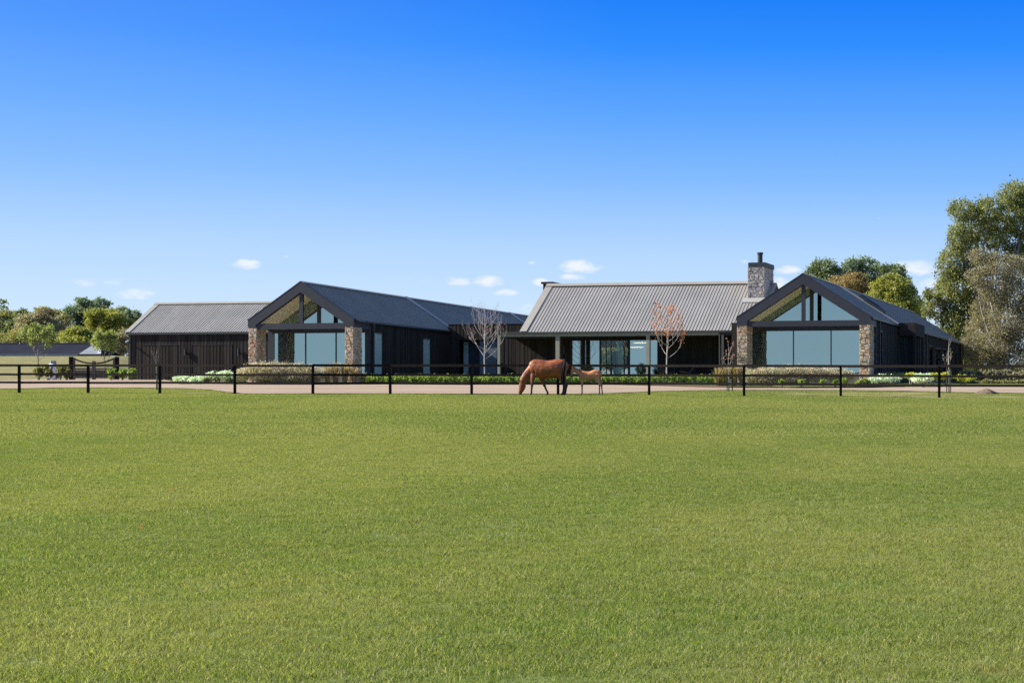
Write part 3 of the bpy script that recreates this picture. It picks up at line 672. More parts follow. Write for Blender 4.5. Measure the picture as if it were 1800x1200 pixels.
# ------------------------------------------------------------------ fence
fp = [(-212, 689.9), (-92, 690.4), (34, 691), (155, 691.3), (281, 692), (413, 692.8), (550, 693.4), (686, 693.4), (829, 693.9), (981, 694.2), (1141, 694.6), (1308, 696), (1478, 697.1), (1651, 698.7), (1832, 700.2), (2026, 701.9)]
FP = [hit(x, y) for x, y in fp]; FH = 1.32
ft = thing('paddock_fence', 'dark timber post and rail fence across the paddock', 'fence', FP[0])
def fpost(p):
    m = MB(); a = random.uniform(-.01, .01); w = .052
    m.add([(p.x-w, p.y-w, p.z-.1), (p.x+w, p.y-w, p.z-.1), (p.x+w, p.y+w, p.z-.1), (p.x-w, p.y+w, p.z-.1), (p.x-w+a, p.y-w, p.z+FH-.055), (p.x+w+a, p.y-w, p.z+FH-.055), (p.x+w+a, p.y+w, p.z+FH-.055), (p.x-w+a, p.y+w, p.z+FH-.055)],
          [(3,2,1,0),(4,5,6,7),(0,1,5,4),(1,2,6,5),(2,3,7,6),(3,0,4,7)])
    return m
for p in FP:
    q = fpost(p - FP[0]).build('post', FENCE, ft)
for a, b in zip(FP, FP[1:]):
    a, b = a - FP[0], b - FP[0]; d = (b - a).normalized()
    for (h, hh, th) in ((FH - .05, .105, .05), (FH * .655, .10, .045), (FH * .375, .10, .045)):
        j = random.uniform(-.012, .012); jj = random.uniform(-.012, .012); k = 0 if h > 1.2 else .056
        MB().beam(a + d * k + Vector((0, 0, h + j)), b - d * k + Vector((0, 0, h + jj)), th if h < 1.2 else .062, hh).build('rail', FENCE, ft)

# ------------------------------------------------------------------ horses
def coat(name, base, top, dark, legz, muz, pale=None):
    """bay coat painted per point; returns a material reading the colour attribute"""
    m = bpy.data.materials.new(name); m.use_nodes = True; t = m.node_tree; b = t.nodes['Principled BSDF']; b.inputs['Roughness'].default_value = .5; b.inputs['Specular IOR Level'].default_value = .4
    a = t.nodes.new('ShaderNodeAttribute'); a.attribute_name = 'coat'
    n = t.nodes.new('ShaderNodeTexNoise'); n.inputs['Scale'].default_value = 5; n.inputs['Detail'].default_value = 5
    bp = t.nodes.new('ShaderNodeBump'); bp.inputs['Strength'].default_value = .7; bp.inputs['Distance'].default_value = .07; t.links.new(n.outputs[0], bp.inputs['Height']); t.links.new(bp.outputs[0], b.inputs['Normal'])
    mr = t.nodes.new('ShaderNodeMapRange'); mr.inputs[1].default_value = .25; mr.inputs[2].default_value = .75; mr.inputs[3].default_value = .6; mr.inputs[4].default_value = 1.35; t.links.new(n.outputs[0], mr.inputs[0])
    v = t.nodes.new('ShaderNodeVectorMath'); v.operation = 'SCALE'; t.links.new(a.outputs['Color'], v.inputs[0]); t.links.new(mr.outputs[0], v.inputs['Scale']); t.links.new(v.outputs[0], b.inputs['Base Color'])
    return m
KM = 1 / (9.474 * 40.9)
def animal(name, label, cx, chains, voxel, origin, paint, mt):
    q = lambda c: Vector(((c[0] - cx) * KM, c[2] if len(c) > 2 else 0, (792 - c[1]) * KM))
    m = MB()
    for ch in chains:
        pts, rad = [], []
        for (x, z, y, a, b) in ch: pts.append(q((x, z, y))); rad.append((a, b))
        # denser rings, rounded ends
        P_, R_ = [], []
        n = len(pts)
        for i in range(n - 1):
            for s in range(5):
                t = s / 5; h = lambda k: min(max(k, 0), n - 1)
                p0, p1, p2, p3 = pts[h(i-1)], pts[i], pts[i+1], pts[h(i+2)]
                P_.append(.5 * ((2*p1) + (p2-p0)*t + (2*p0-5*p1+4*p2-p3)*t*t + (3*p1-p0-3*p2+p3)*t*t*t))
                R_.append(tuple(rad[i][j] * (1-t) + rad[i+1][j] * t for j in (0, 1)))
        P_.append(pts[-1]); R_.append(rad[-1])
        d0 = (P_[0] - P_[1]).normalized(); d1 = (P_[-1] - P_[-2]).normalized()
        P_ = [P_[0] + d0 * min(R_[0]) * .7] + P_ + [P_[-1] + d1 * min(R_[-1]) * .5]; R_ = [tuple(v * .45 for v in R_[0])] + R_ + [tuple(v * .6 for v in R_[-1])]
        base = len(m.v); N_ = 16
        for i, p in enumerate(P_):
            d = (P_[min(i+1, len(P_)-1)] - P_[max(i-1, 0)]).normalized(); y = Vector((0, 1, 0)); x = d.cross(y).normalized(); y2 = x.cross(d)
            for j in range(N_):
                t = 2 * math.pi * j / N_; m.v.append(tuple(p + x * (R_[i][0] * math.cos(t)) + y2 * (R_[i][1] * math.sin(t))))
        for i in range(len(P_) - 1):
            for j in range(N_): a = base + i*N_ + j; b = base + i*N_ + (j+1) % N_; m.f.append((a, b, b + N_, a + N_))
        m.f.append(tuple(base + j for j in range(N_))[::-1]); m.f.append(tuple(base + (len(P_)-1)*N_ + j for j in range(N_)))
    tmp = m.build('tmp', mt); r = tmp.modifiers.new('r', 'REMESH'); r.mode = 'VOXEL'; r.voxel_size = voxel
    s = tmp.modifiers.new('s', 'SMOOTH'); s.factor = .6; s.iterations = 4
    dg = bpy.context.evaluated_depsgraph_get(); me = bpy.data.meshes.new_from_object(tmp.evaluated_get(dg)); bpy.data.objects.remove(tmp)
    me.name = 'body'; me.polygons.foreach_set('use_smooth', np.ones(len(me.polygons), bool))
    co = np.empty(len(me.vertices) * 3, np.float32); me.vertices.foreach_get('co', co); co = co.reshape(-1, 3)
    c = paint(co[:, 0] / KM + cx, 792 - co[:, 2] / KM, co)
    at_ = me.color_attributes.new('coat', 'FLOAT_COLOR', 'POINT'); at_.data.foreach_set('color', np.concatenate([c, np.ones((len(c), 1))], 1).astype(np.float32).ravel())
    if not me.materials: me.materials.append(mt)
    root = thing('horse', label, 'horse', origin); link('body', me, None, root); return root, q
def lerp(a, b, t): return np.asarray(a)[None] * (1 - t[:, None]) + np.asarray(b)[None] * t[:, None]
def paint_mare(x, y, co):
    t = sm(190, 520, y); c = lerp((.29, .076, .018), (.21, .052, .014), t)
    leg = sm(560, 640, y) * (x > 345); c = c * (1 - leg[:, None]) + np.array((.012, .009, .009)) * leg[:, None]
    hl = sm(530, 625, y) * (x > 880); c = c * (1 - hl[:, None]) + np.array((.018, .011, .010)) * hl[:, None]
    mz = sm(735, 775, y) * (x < 345); c = c * (1 - .75 * mz[:, None]) + np.array((.03, .02, .018)) * .75 * mz[:, None]
    return c
def paint_foal(x, y, co):
    t = sm(360, 560, y); c = lerp((.50, .175, .062), (.45, .21, .095), t)
    lg = sm(540, 660, y); c = c * (1 - lg[:, None]) + np.array((.26, .15, .085)) * lg[:, None]
    mz = sm(400, 455, y) * (x < 1100); c = c * (1 - .6 * mz[:, None]) + np.array((.36, .23, .14)) * .6 * mz[:, None]
    hf = sm(758, 775, y); c = c * (1 - hf[:, None]) + np.array((.30, .32, .33)) * hf[:, None]
    return c
COAT = coat('bay_coat', 0, 0, 0, 0, 0); HAIR = mat('black_horsehair', (.012, .010, .010), .7, .15, island=.3); PALEH = mat('pale_tail_hair', (.42, .34, .25), .7, .2, island=.3)
mare_ch = [
 [(418,385,0,.20,.15),(445,372,0,.285,.20),(485,345,0,.385,.245),(540,352,0,.405,.275),(610,364,0,.405,.30),(690,368,0,.40,.31),(780,356,0,.395,.315),(865,332,0,.375,.30),(930,322,0,.325,.27),(975,330,0,.235,.20),(995,345,0,.14,.12)],
 [(480,330,0,.30,.17),(415,392,0,.235,.135),(352,452,0,.195,.11),(298,522,0,.165,.095),(266,578,0,.135,.09)],
 [(262,572,0,.11,.085),(268,615,0,.145,.095),(266,655,0,.150,.095),(252,700,0,.118,.075),(236,742,0,.085,.062),(229,770,0,.076,.058),(228,784,0,.06,.05)],
 [(462,410,-.07,.14,.07),(450,500,-.12,.10,.07),(443,565,-.14,.075,.06),(439,612,-.14,.062,.055),(434,660,-.14,.045,.042),(430,715,-.14,.041,.04),(428,745,-.14,.048,.045),(416,768,-.14,.045,.045),(407,786,-.14,.062,.055)],
 [(560,440,.11,.16,.09),(578,510,.12,.11,.075),(602,572,.12,.08,.06),(626,622,.12,.062,.055),(645,668,.12,.045,.042),(668,718,.12,.041,.04),(682,746,.12,.048,.045),(676,768,.12,.045,.045),(668,786,.12,.062,.055)],
 [(915,380,-.12,.27,.13),(930,460,-.13,.20,.11),(945,525,-.13,.135,.085),(962,582,-.13,.09,.06),(972,622,-.13,.078,.055),(966,670,-.13,.055,.045),(958,720,-.13,.05,.045),(954,748,-.13,.055,.048),(938,770,-.13,.05,.048),(926,786,-.13,.066,.058)],
 [(905,390,.12,.26,.13),(925,470,.13,.18,.10),(950,540,.13,.12,.08),(980,600,.13,.085,.06),(990,630,.13,.075,.055),(984,680,.13,.052,.045),(978,730,.13,.05,.045),(970,752,.13,.055,.048),(962,772,.13,.05,.048),(958,786,.13,.064,.058)],
 [(236,566,-.05,.035,.02),(226,548,-.055,.03,.015),(219,530,-.06,.012,.008)], [(240,566,.05,.035,.02),(232,548,.055,.03,.015),(226,530,.06,.012,.008)]]
Ym = 84.15; morg = on(957.5, Ym)
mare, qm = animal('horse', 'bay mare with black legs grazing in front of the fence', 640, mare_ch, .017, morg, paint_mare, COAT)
def hair(parent, name, lines, w, m, q, n=60, spread=.03):
    b = MB()
    for i in range(n):
        o = Vector((random.gauss(0, spread), random.gauss(0, spread * .7), random.gauss(0, spread * .3))); c = random.uniform(.85, 1.05)
        z0 = q(lines[0][:3]).z
        pts = []
        for (x, y, d, s) in lines: p = q((x, y, d)) + o * s + Vector((random.gauss(0, .006), random.gauss(0, .006), 0)); p.z = z0 + (p.z - z0) * c; pts.append(p)
        b.tube(pts, [w] * (len(pts) - 1) + [w * .3], 4, False)
    return b.build(name, m, parent, True)
hair(mare, 'tail', [(950,192,-.02,.3),(978,205,-.10,.6),(980,260,-.22,1),(968,350,-.27,1.2),(956,440,-.28,1.5),(958,530,-.27,1.6),(960,600,-.26,1.4)], .012, HAIR, qm, 46, .022)
b = MB(); crest = [(485,196),(415,258),(352,328),(300,400),(254,478),(226,540)]
for i in range(90):
    f = i / 89 * 5; k = min(int(f), 4); f -= k; x = crest[k][0] * (1-f) + crest[k+1][0] * f; y = crest[k][1] * (1-f) + crest[k+1][1] * f; p = qm((x + 6, y + 6, random.uniform(-.02, .03)))
    L_ = random.uniform(.05, .11); b.tube([p + Vector((.01, 0, -.02)), p + Vector((-.012, .0, .022)), p + Vector((.0, .05 - .09 * (i % 3 == 0), -.01)), p + Vector((.02, .08 - .14 * (i % 3 == 0), -L_))], [.016, .016, .012, .004], 4, False)
b.build('mane', HAIR, mare, True)
foal_ch = [
 [(1182,432,0,.085,.08),(1205,440,0,.14,.11),(1235,452,0,.185,.135),(1300,468,0,.195,.15),(1380,464,0,.19,.155),(1450,440,0,.19,.15),(1510,426,0,.150,.13),(1548,424,0,.08,.07)],
 [(1228,432,0,.15,.10),(1180,402,0,.118,.075),(1130,376,0,.10,.065),(1092,352,0,.085,.06)],
 [(1088,345,0,.07,.055),(1082,368,0,.085,.06),(1076,392,0,.082,.058),(1066,422,0,.06,.045),(1058,448,0,.046,.04),(1056,460,0,.036,.034)],
 [(1232,480,-.08,.10,.055),(1238,540,-.08,.068,.05),(1243,590,-.08,.046,.04),(1244,612,-.08,.045,.04),(1244,660,-.08,.029,.028),(1243,720,-.08,.027,.027),(1242,748,-.08,.032,.03),(1234,770,-.08,.03,.03),(1230,786,-.08,.042,.038)],
 [(1222,480,.08,.10,.055),(1226,540,.08,.066,.05),(1229,592,.08,.045,.04),(1229,612,.08,.044,.04),(1230,660,.08,.029,.028),(1232,720,.08,.027,.027),(1232,748,.08,.032,.03),(1226,770,.08,.03,.03),(1222,786,.08,.042,.038)],
 [(1495,440,-.08,.15,.08),(1490,500,-.08,.11,.065),(1508,555,-.08,.07,.045),(1530,600,-.08,.047,.038),(1533,622,-.08,.043,.035),(1530,680,-.08,.030,.028),(1531,735,-.08,.028,.027),(1530,752,-.08,.032,.03),(1524,772,-.08,.03,.03),(1519,787,-.08,.042,.036)],
 [(1510,440,.08,.14,.08),(1512,500,.08,.10,.065),(1532,555,.08,.066,.045),(1554,600,.08,.046,.038),(1557,622,.08,.042,.035),(1561,680,.08,.030,.028),(1569,735,.08,.028,.027),(1572,752,.08,.032,.03),(1570,772,.08,.03,.03),(1566,787,.08,.042,.036)],
 [(1074,340,-.04,.022,.014),(1070,325,-.045,.018,.01),(1067,312,-.05,.007,.005)], [(1080,340,.04,.022,.014),(1078,325,.045,.018,.01),(1076,312,.05,.007,.005)]]
foal, qf = animal('horse', 'chestnut foal standing with its head behind the mare', 1320, foal_ch, .012, on(1032, 84.25), paint_foal, COAT)
foal['group'] = mare['group'] = 'mare and foal by the fence'
hair(foal, 'tail', [(1548,398,0,.3),(1570,396,-.02,.7),(1600,404,-.03,1),(1635,420,-.04,1.3)], .011, PALEH, qf, 40, .016)
b = MB()
for i in range(36):
    f = i / 35; x = 1215 + (1090 - 1215) * f; y = 378 + (330 - 378) * f; p = qf((x, y + 4, 0)); b.tube([p, p + Vector((.0, -.02, .035)), p + Vector((.02, -.06, .0))], [.009, .009, .004], 4, False)
b.build('mane', mat('brown_mane', (.10, .05, .03), .7, .2), foal, True)

# ------------------------------------------------------------------ leaves and trees
def leaves_mesh(name, C, size, hang=0.0, aspect=.42, flat=0.0):
    n = len(C); d = RNG.normal(size=(n, 3)); d[:, 2] = d[:, 2] * (1 - flat) - hang * 1.6; d /= np.linalg.norm(d, axis=1)[:, None]
    r = RNG.normal(size=(n, 3)); s = np.cross(d, r); s /= np.linalg.norm(s, axis=1)[:, None] + 1e-9
    l = size * RNG.uniform(.6, 1.4, (n, 1)); w = l * aspect * RNG.uniform(.7, 1.3, (n, 1))
    V_ = np.stack([C - d*l*.5, C + s*w*.5, C + d*l*.5, C - s*w*.5], 1).reshape(-1, 3)
    return npmesh(name, V_, np.arange(n * 4).reshape(-1, 4))
def lobe_points(lobes, n, shell=.55):
    """points in ellipsoids (cx,cy,cz,rx,ry,rz), thinned in the middle, broken into sprays"""
    vol = np.array([l[3] * l[4] * l[5] for l in lobes]) ** .75; cnt = np.maximum((vol / vol.sum() * n).astype(int), 4); out = []
    for l, c in zip(lobes, cnt):
        ns = max(5, int(c / 26)); d = RNG.normal(size=(ns, 3)); d /= np.linalg.norm(d, axis=1)[:, None]
        cen = d * (RNG.uniform(shell, 1, (ns, 1)) ** .6); k = RNG.integers(0, ns, c)
        out.append((cen[k] + RNG.normal(size=(c, 3)) * .21) * np.array(l[3:6]) + np.array(l[0:3]))
    return np.concatenate(out)
def limb(m, a, b, r0, r1, bend=.12, n=5, k=6):
    a, b = Vector(a), Vector(b); L = (b - a).length; o = Vector((random.uniform(-1, 1), random.uniform(-1, 1), random.uniform(-.2, .6))) * L * bend
    m.tube([a.lerp(b, i / n) + o * math.sin(math.pi * i / n) + Vector((random.uniform(-1, 1), random.uniform(-1, 1), 0)) * L * .012 for i in range(n + 1)], [r0 + (r1 - r0) * i / n for i in range(n + 1)], k)
BARK = mat('grey_bark', (.19, .165, .14), .9, .1, col2=(.30, .26, .22), vscale=2, stretch=(3, 3, .8), bump=.5, bscale=8)
PBARK = mat('pale_bark', (.42, .38, .34), .85, .1, col2=(.26, .23, .20), vscale=2.5, stretch=(3, 3, .8))
WBARK = mat('white_bark', (.46, .42, .39), .85, .1, col2=(.30, .27, .25), vscale=5)
def leafmat(name, a, b, c, tr=.42, vs=.5):
    k = 2.15; a, b, c = (tuple(v * k for v in q) for q in (a, b, c))
    return mat(name, a, .5, .35, cols=[a, b, c], col2=tuple(v * .75 for v in a), vscale=vs, lo=.5, hi=.75, trans=tr)
LEAF = dict(
 gum=leafmat('gum_leaf', (.062,.074,.028), (.105,.112,.042), (.145,.145,.056)),
 dark=leafmat('dark_leaf', (.046,.064,.032), (.075,.095,.048), (.110,.128,.066)),
 blue=leafmat('grey_green_leaf', (.055,.078,.052), (.085,.110,.074), (.115,.14,.09)),
 olive=leafmat('olive_leaf', (.085,.088,.034), (.12,.118,.044), (.15,.135,.055)),
 lime=leafmat('yellow_green_leaf', (.080,.096,.024), (.125,.130,.028), (.165,.155,.036)),
 rust=leafmat('rust_leaf', (.095,.072,.036), (.135,.092,.040), (.115,.098,.046)),
 tan=leafmat('dry_grey_leaf', (.085,.078,.052), (.125,.112,.078), (.165,.146,.104)),
 young=leafmat('young_leaf', (.075,.092,.026), (.105,.122,.036), (.135,.148,.05), .35),
 hedge=leafmat('hedge_leaf', (.07,.105,.022), (.125,.17,.034), (.19,.235,.055), .4, 2),
 silver=leafmat('silver_leaf', (.30,.35,.26), (.36,.41,.32), (.24,.29,.20), .2, 3),
 flower=mat('cream_flower', (.6, .55, .42), .7, .2, cols=[(.60,.52,.40),(.72,.66,.57),(.56,.45,.35)], trans=.3),
 stemy=leafmat('flower_stem', (.085,.085,.030), (.125,.115,.042), (.07,.075,.03), .3, 2),
 feather=mat('feather_grass', (.3, .25, .12), .8, .1, cols=[(.24,.20,.08),(.36,.27,.16),(.46,.34,.24),(.24,.23,.08)], trans=.35),
 gold=leafmat('gold_leaf', (.22,.23,.02), (.30,.28,.03), (.16,.19,.03), .3, 2),
 autumn=mat('autumn_leaf', (.4, .12, .04), .6, .2, cols=[(.36,.10,.04),(.50,.16,.05),(.42,.14,.09),(.55,.24,.06)], trans=.35),
 pink=mat('pink_bud', (.35, .12, .12), .7, .2, cols=[(.30,.10,.10),(.36,.2,.19),(.34,.14,.11)], trans=.3))
def tree(name, label, base, lobes, n, lsize, leaf, hang=.3, group=None, bark=None, trunk_r=.25, cat='tree', fork=.35, tip=None):
    """lobes are ellipsoids relative to base; limbs run from the trunk to each lobe"""
    t = thing(name, label, cat, base, 0, group); m = MB(); top = Vector(max(lobes, key=lambda l: l[2])[:3])
    c = Vector((0, 0, 0))
    for l in lobes: c += Vector(l[:3]) / len(lobes)
    f0 = Vector((c.x * .15, c.y * .15, c.z * fork)); f1 = Vector((c.x * .7, c.y * .7, c.z * .8))
    m.tube([(0, 0, -.3), (0, 0, .1), f0 * .5, f0, f0.lerp(f1, .5) + Vector((random.uniform(-.2, .2), 0, 0)), f1], [trunk_r * 1.3, trunk_r, trunk_r * .85, trunk_r * .75, trunk_r * .5, trunk_r * .3], 8)
    for l in lobes:
        e = Vector(l[:3]); s = f0.lerp(f1, random.uniform(0, .8)); limb(m, s, e, trunk_r * .36, trunk_r * .07, .1)
        for j in range(3):
            d = Vector((random.uniform(-1, 1) * l[3], random.uniform(-1, 1) * l[4], random.uniform(-.2, .9) * l[5])) * .8; limb(m, s.lerp(e, random.uniform(.6, .95)), e + d, trunk_r * .1, trunk_r * .025, .1, 3, 4)
    m.build('trunk', bark or BARK, t, True)
    link('crown', leaves_mesh('crown', lobe_points(lobes, n), lsize, hang), LEAF[leaf] if isinstance(leaf, str) else leaf, t)
    return t
def plobes(base, Y, L, dep=.8):
    """ellipsoids measured on the photograph (px, py, rx, ry) set at real depth Y round a trunk base"""
    s = Y / F; out = []
    for q in L:
        x, y, rx, ry = q[:4]; d = q[4] if len(q) > 4 else random.uniform(-1, 1) * dep * 1.6
        p = at(x, y, Y) - Vector(base); out.append((p.x, d, p.z, rx * s, max(rx, ry) * s * .85, ry * s))
    return out
def ptree(name, label, Y, bx, L, n, ls, leaf, by=None, **k):
    b = on(bx, Y); f = 1.25 if n > 15000 else 1.7
    return tree(name, label, b, plobes(b, Y, L), int(n * f), ls * (.88 if n > 15000 else .64), leaf, **k)

# big gums right of the house
G1 = 'gum trees at the right edge'
ptree('gum_tree', 'tallest green gum tree, leaning over the right edge of the photo', 166, 1760, [
  (1690,372,22,20),(1712,398,26,26),(1682,420,18,24),(1700,440,24,20),(1738,372,26,22),(1760,395,30,24),(1785,345,28,24),(1812,358,34,34),(1800,398,28,22),(1748,425,22,14),(1782,445,22,20),(1670,468,24,26),(1690,500,34,30),(1660,512,20,22),(1648,540,16,20),(1638,520,14,12),(1630,545,10,16),(1720,470,28,18),(1700,545,30,34),(1672,575,22,26),(1730,530,30,30),(1840,430,40,40),(1815,470,22,20)], 44000, .26, 'gum', hang=.55, group=G1, trunk_r=.42, fork=.3)
ptree('gum_tree', 'dry grey brown gum with pale branches, in front of the tallest tree', 158, 1772, [
  (1728,452,26,14),(1760,470,34,22),(1795,480,34,28),(1715,490,18,16),(1750,510,30,22),(1790,525,36,28),(1735,545,26,24),(1772,565,36,30),(1722,572,24,18),(1805,590,36,34),(1750,600,34,26),(1730,632,26,20),(1775,632,36,24),(1705,608,20,18),(1820,540,30,30),(1815,640,30,22)], 40000, .185, 'tan', hang=.2, group=G1, bark=PBARK, trunk_r=.36, fork=.25)
ptree('gum_tree', 'low olive gum behind the far end of the larger wing', 172, 1690, [(1690,585,26,20),(1668,600,22,20),(1710,610,28,22),(1690,630,30,18),(1730,640,24,16),(1665,632,16,16),(1648,598,16,12)], 9000, .34, 'olive', hang=.35, group=G1, trunk_r=.25)
ptree('gum_tree', 'green gum standing beyond the right edge of the photo', 170, 1925, [(1900,400,34,26),(1940,420,36,30),(1890,460,34,26),(1930,480,40,34),(1965,460,30,26),(1900,520,36,30),(1950,540,40,34),(1920,580,36,28)], 12000, .30, 'gum', hang=.5, group=G1, trunk_r=.35)
# gums behind the larger wing
G2 = 'gum trees behind the larger wing'
ptree('gum_tree', 'dark grey green gum just right of the chimney, behind the ridge', 206, 1460, [(1448,472,22,14),(1430,480,16,10),(1470,486,22,14),(1440,496,24,14),(1465,510,30,20)], 5200, .44, 'dark', group=G2, trunk_r=.3)
ptree('gum_tree', 'blue green gum with three domed tops behind the larger wing', 212, 1515, [(1498,474,18,16),(1522,470,18,15),(1538,482,14,18),(1510,492,24,12),(1535,508,16,16),(1520,525,30,20)], 6500, .44, 'blue', group=G2, trunk_r=.3)
ptree('gum_tree', 'rusty orange gum between two green ones behind the ridge', 198, 1495, [(1478,494,20,9),(1502,490,20,9),(1495,502,26,12),(1512,512,24,16),(1525,519,16,10)], 5200, .40, 'rust', group=G2, trunk_r=.24)
ptree('gum_tree', 'bright yellow green gum behind the larger wing', 194, 1570, [(1562,490,16,10),(1552,505,22,14),(1580,505,22,16),(1548,522,22,14),(1575,526,26,18),(1592,540,22,14),(1570,545,28,16)], 9500, .38, 'lime', group=G2, trunk_r=.26)
ptree('gum_tree', 'dark gum rising behind the yellow green one', 204, 1585, [(1562,474,16,9),(1578,480,14,13),(1588,498,14,14),(1600,518,12,16),(1608,540,16,16),(1618,555,10,12)], 4800, .42, 'dark', group=G2, trunk_r=.26)
# distant trees on the left
G3 = 'trees beyond the bank'
ptree('bush_tree', 'dark green tree cut by the left edge of the photo', 262, -20, [(-12,535,18,12),(-30,560,30,24),(-60,575,40,30)], 2500, .6, 'dark', group=G3)
ptree('bush_tree', 'olive tree low at the far left above the neighbour roof', 270, 12, [(10,556,22,10),(30,562,16,8),(-10,575,30,16),(18,580,24,16),(2,592,22,10)], 5200, .55, 'olive', group=G3)
ptree('bush_tree', 'dark bushy tree between the olive tree and the grey brown ones', 268, 30, [(33,552,12,8),(45,555,10,7),(12,568,14,10),(28,575,18,14),(8,590,14,10)], 4200, .55, 'dark', group=G3)
ptree('bush_tree', 'broad grey brown tree above the neighbour roof', 258, 70, [(62,560,26,9),(80,548,14,7),(58,575,30,14),(85,575,26,16),(50,592,26,10),(95,592,26,12),(75,590,22,12)], 8500, .5, 'tan', group=G3)
ptree('bush_tree', 'small crowned green tree top over the grey brown tree', 274, 80, [(76,546,12,6),(90,552,14,8),(100,562,18,10),(112,570,14,14)], 3600, .5, 'olive', group=G3)
ptree('bush_tree', 'tall dark blue green tree, highest of the far left ones', 282, 150, [(150,533,12,9),(172,532,16,9),(160,545,22,12),(130,552,12,14),(145,560,16,16),(165,565,14,16),(140,582,12,16)], 6800, .52, 'blue', group=G3, trunk_r=.3)
ptree('bush_tree', 'rounded yellow bush tree behind the neighbour roof end', 252, 135, [(138,584,18,9),(125,590,20,9),(150,592,16,8),(112,594,10,6),(140,598,26,8)], 5600, .45, 'lime', group=G3)
ptree('bush_tree', 'yellow green gum with clumped crown near the garage', 262, 185, [(170,552,16,8),(190,550,14,8),(205,558,14,9),(196,568,14,9),(162,568,14,9),(185,582,12,10),(215,570,12,12)], 6000, .45, 'lime', group=G3)
ptree('bush_tree', 'dark thin gum beside the garage roof', 270, 215, [(212,548,12,9),(225,560,10,12),(238,556,7,12),(205,590,18,14),(222,585,14,14),(190,600,20,12)], 5000, .48, 'blue', group=G3)
ptree('bush_tree', 'bare greyish shrub tree against the garage corner', 240, 210, [(205,600,18,14),(215,610,14,14),(200,614,16,10),(222,590,12,12)], 3600, .35, 'tan', group=G3, trunk_r=.15)
ptree('bush_tree', 'low olive scrub tree filling the gap above the neighbour roof', 256, 100, [(20,606,26,10),(60,604,26,10),(100,602,22,11),(135,606,20,9),(0,600,20,12),(40,590,20,10)], 7000, .42, 'olive', group=G3, trunk_r=.15)
ptree('bush_tree', 'grey green tree between the tall blue one and the garage', 266, 190, [(178,572,18,14),(200,585,20,14),(160,590,14,12),(220,600,16,12)], 6000, .45, 'dark', group=G3)
# garden trees seen through the hall and beyond it
ptree('garden_tree', 'sunlit garden tree seen through the open hall', 152, 1085, [(1070,628,14,14),(1090,622,16,16),(1104,632,14,14),(1080,640,20,10),(1120,628,14,14)], 3600, .3, 'young', trunk_r=.12)
# far planting
def mass(name, label, spots, n, ls, leaf, cat, hang=.2):
    return tag(link(name, leaves_mesh(name, lobe_points(spots, n, .3), ls, hang), LEAF[leaf]), label, cat, kind='stuff')
def pspots(L, Y): return [tuple(at(x, y, Y)) + (rx * Y / F, max(rx * .6, ry) * Y / F, ry * Y / F) for x, y, rx, ry in L]
mass('garden_shrubs', 'sunlit garden planting seen through the open hall', pspots([(1040 + 9 * i, 622 + random.uniform(-8, 6), 8, 12) for i in range(11)] + [(1040 + 9 * i, 640, 8, 9) for i in range(11)], 154), 5200, .24, 'young', 'garden')
mass('scrub', 'low grey green scrub under the gums at the right', pspots([(1700,648,24,12),(1728,652,18,10),(1752,654,16,8),(1800,652,26,12),(1830,650,30,14),(1690,655,14,8)], 180), 5200, .3, 'olive', 'scrub')

# young garden trees ------------------------------------------------
def branchy(m, p, d, L, r, depth, tips, up=.55, spread=.6, k=3):
    q = p; n = 4; dd = d.copy(); pts = [p.copy()]
    for i in range(n):
        dd = (dd + Vector((random.uniform(-1, 1), random.uniform(-1, 1), 0)) * .14 + Vector((0, 0, up * .22))).normalized(); q = q + dd * L / n; pts.append(q.copy())
    m.tube(pts, [r * (1 - .5 * i / n) for i in range(n + 1)], 5)
    if depth == 0: tips.append((q, dd)); tips.append((pts[2], dd)); return
    for j in range(k):
        a = random.uniform(0, 6.28); s = Vector((math.cos(a), math.sin(a), 0)) * spread
        b = pts[random.choice((2, 3, 4))] if j else pts[-1]
        branchy(m, b, (dd * .8 + s + Vector((0, 0, .25))).normalized(), L * random.uniform(.5, .75), r * .5, depth - 1, tips, up, spread, k)
def young(name, label, base, H, fork, limbs, leaf, nleaf, ls, bark, tr=.05, width=1.0, near_tips=True, group=None, cat='tree'):
    t = thing(name, label, cat, base, 0, group); m = MB(); tips = []
    tp = [Vector((random.uniform(-1, 1) * .03, random.uniform(-1, 1) * .03, H * f)) for f in (-.03, .15, .3, .45, .6, .75, .9, 1)]
    m.tube(tp, [tr * 1.15, tr, tr * .9, tr * .75, tr * .55, tr * .4, tr * .25, tr * .1], 7)
    for i in range(limbs):
        f = fork + (1 - fork) * .78 * (i / limbs); a = i * 2.4 + random.uniform(-.4, .4); p = Vector((0, 0, H * f))
        s = Vector((math.cos(a), math.sin(a), .35)).normalized(); L = H * .30 * width * (1 - .55 * (f - fork) / (1 - fork))
        branchy(m, p, s, L, tr * .45 * (1.15 - f * .6), 2, tips, .9, .45, 3)
    m.build('trunk', bark, t, True)
    if nleaf:
        C = np.array([tuple(tips[i % len(tips)][0] + Vector((random.gauss(0, 1), random.gauss(0, 1), random.gauss(0, 1))) * .10 * (1.6 if leaf != 'autumn' else 1)) for i in range(nleaf)])
        link('leaves', leaves_mesh('leaves', C, ls, .2, .7), LEAF[leaf], t)
    return t
Yt = 119.3
young('bare_tree', 'bare white barked young tree in front of the link block', on(852.5, Yt), 4.85, .30, 18, 'pink', 60, .08, WBARK, .042, .95)
young('autumn_tree', 'young tree with orange autumn leaves before the verandah', on(1172.5, Yt - .6), 4.75, .32, 13, 'autumn', 560, .105, WBARK, .048, .74)
young('young_tree', 'slender green young tree on the dry bank', hit(67, 664), 3.75, .38, 11, 'young', 1500, .2, BARK, .055, 1.15, group='young trees near the timber gate')
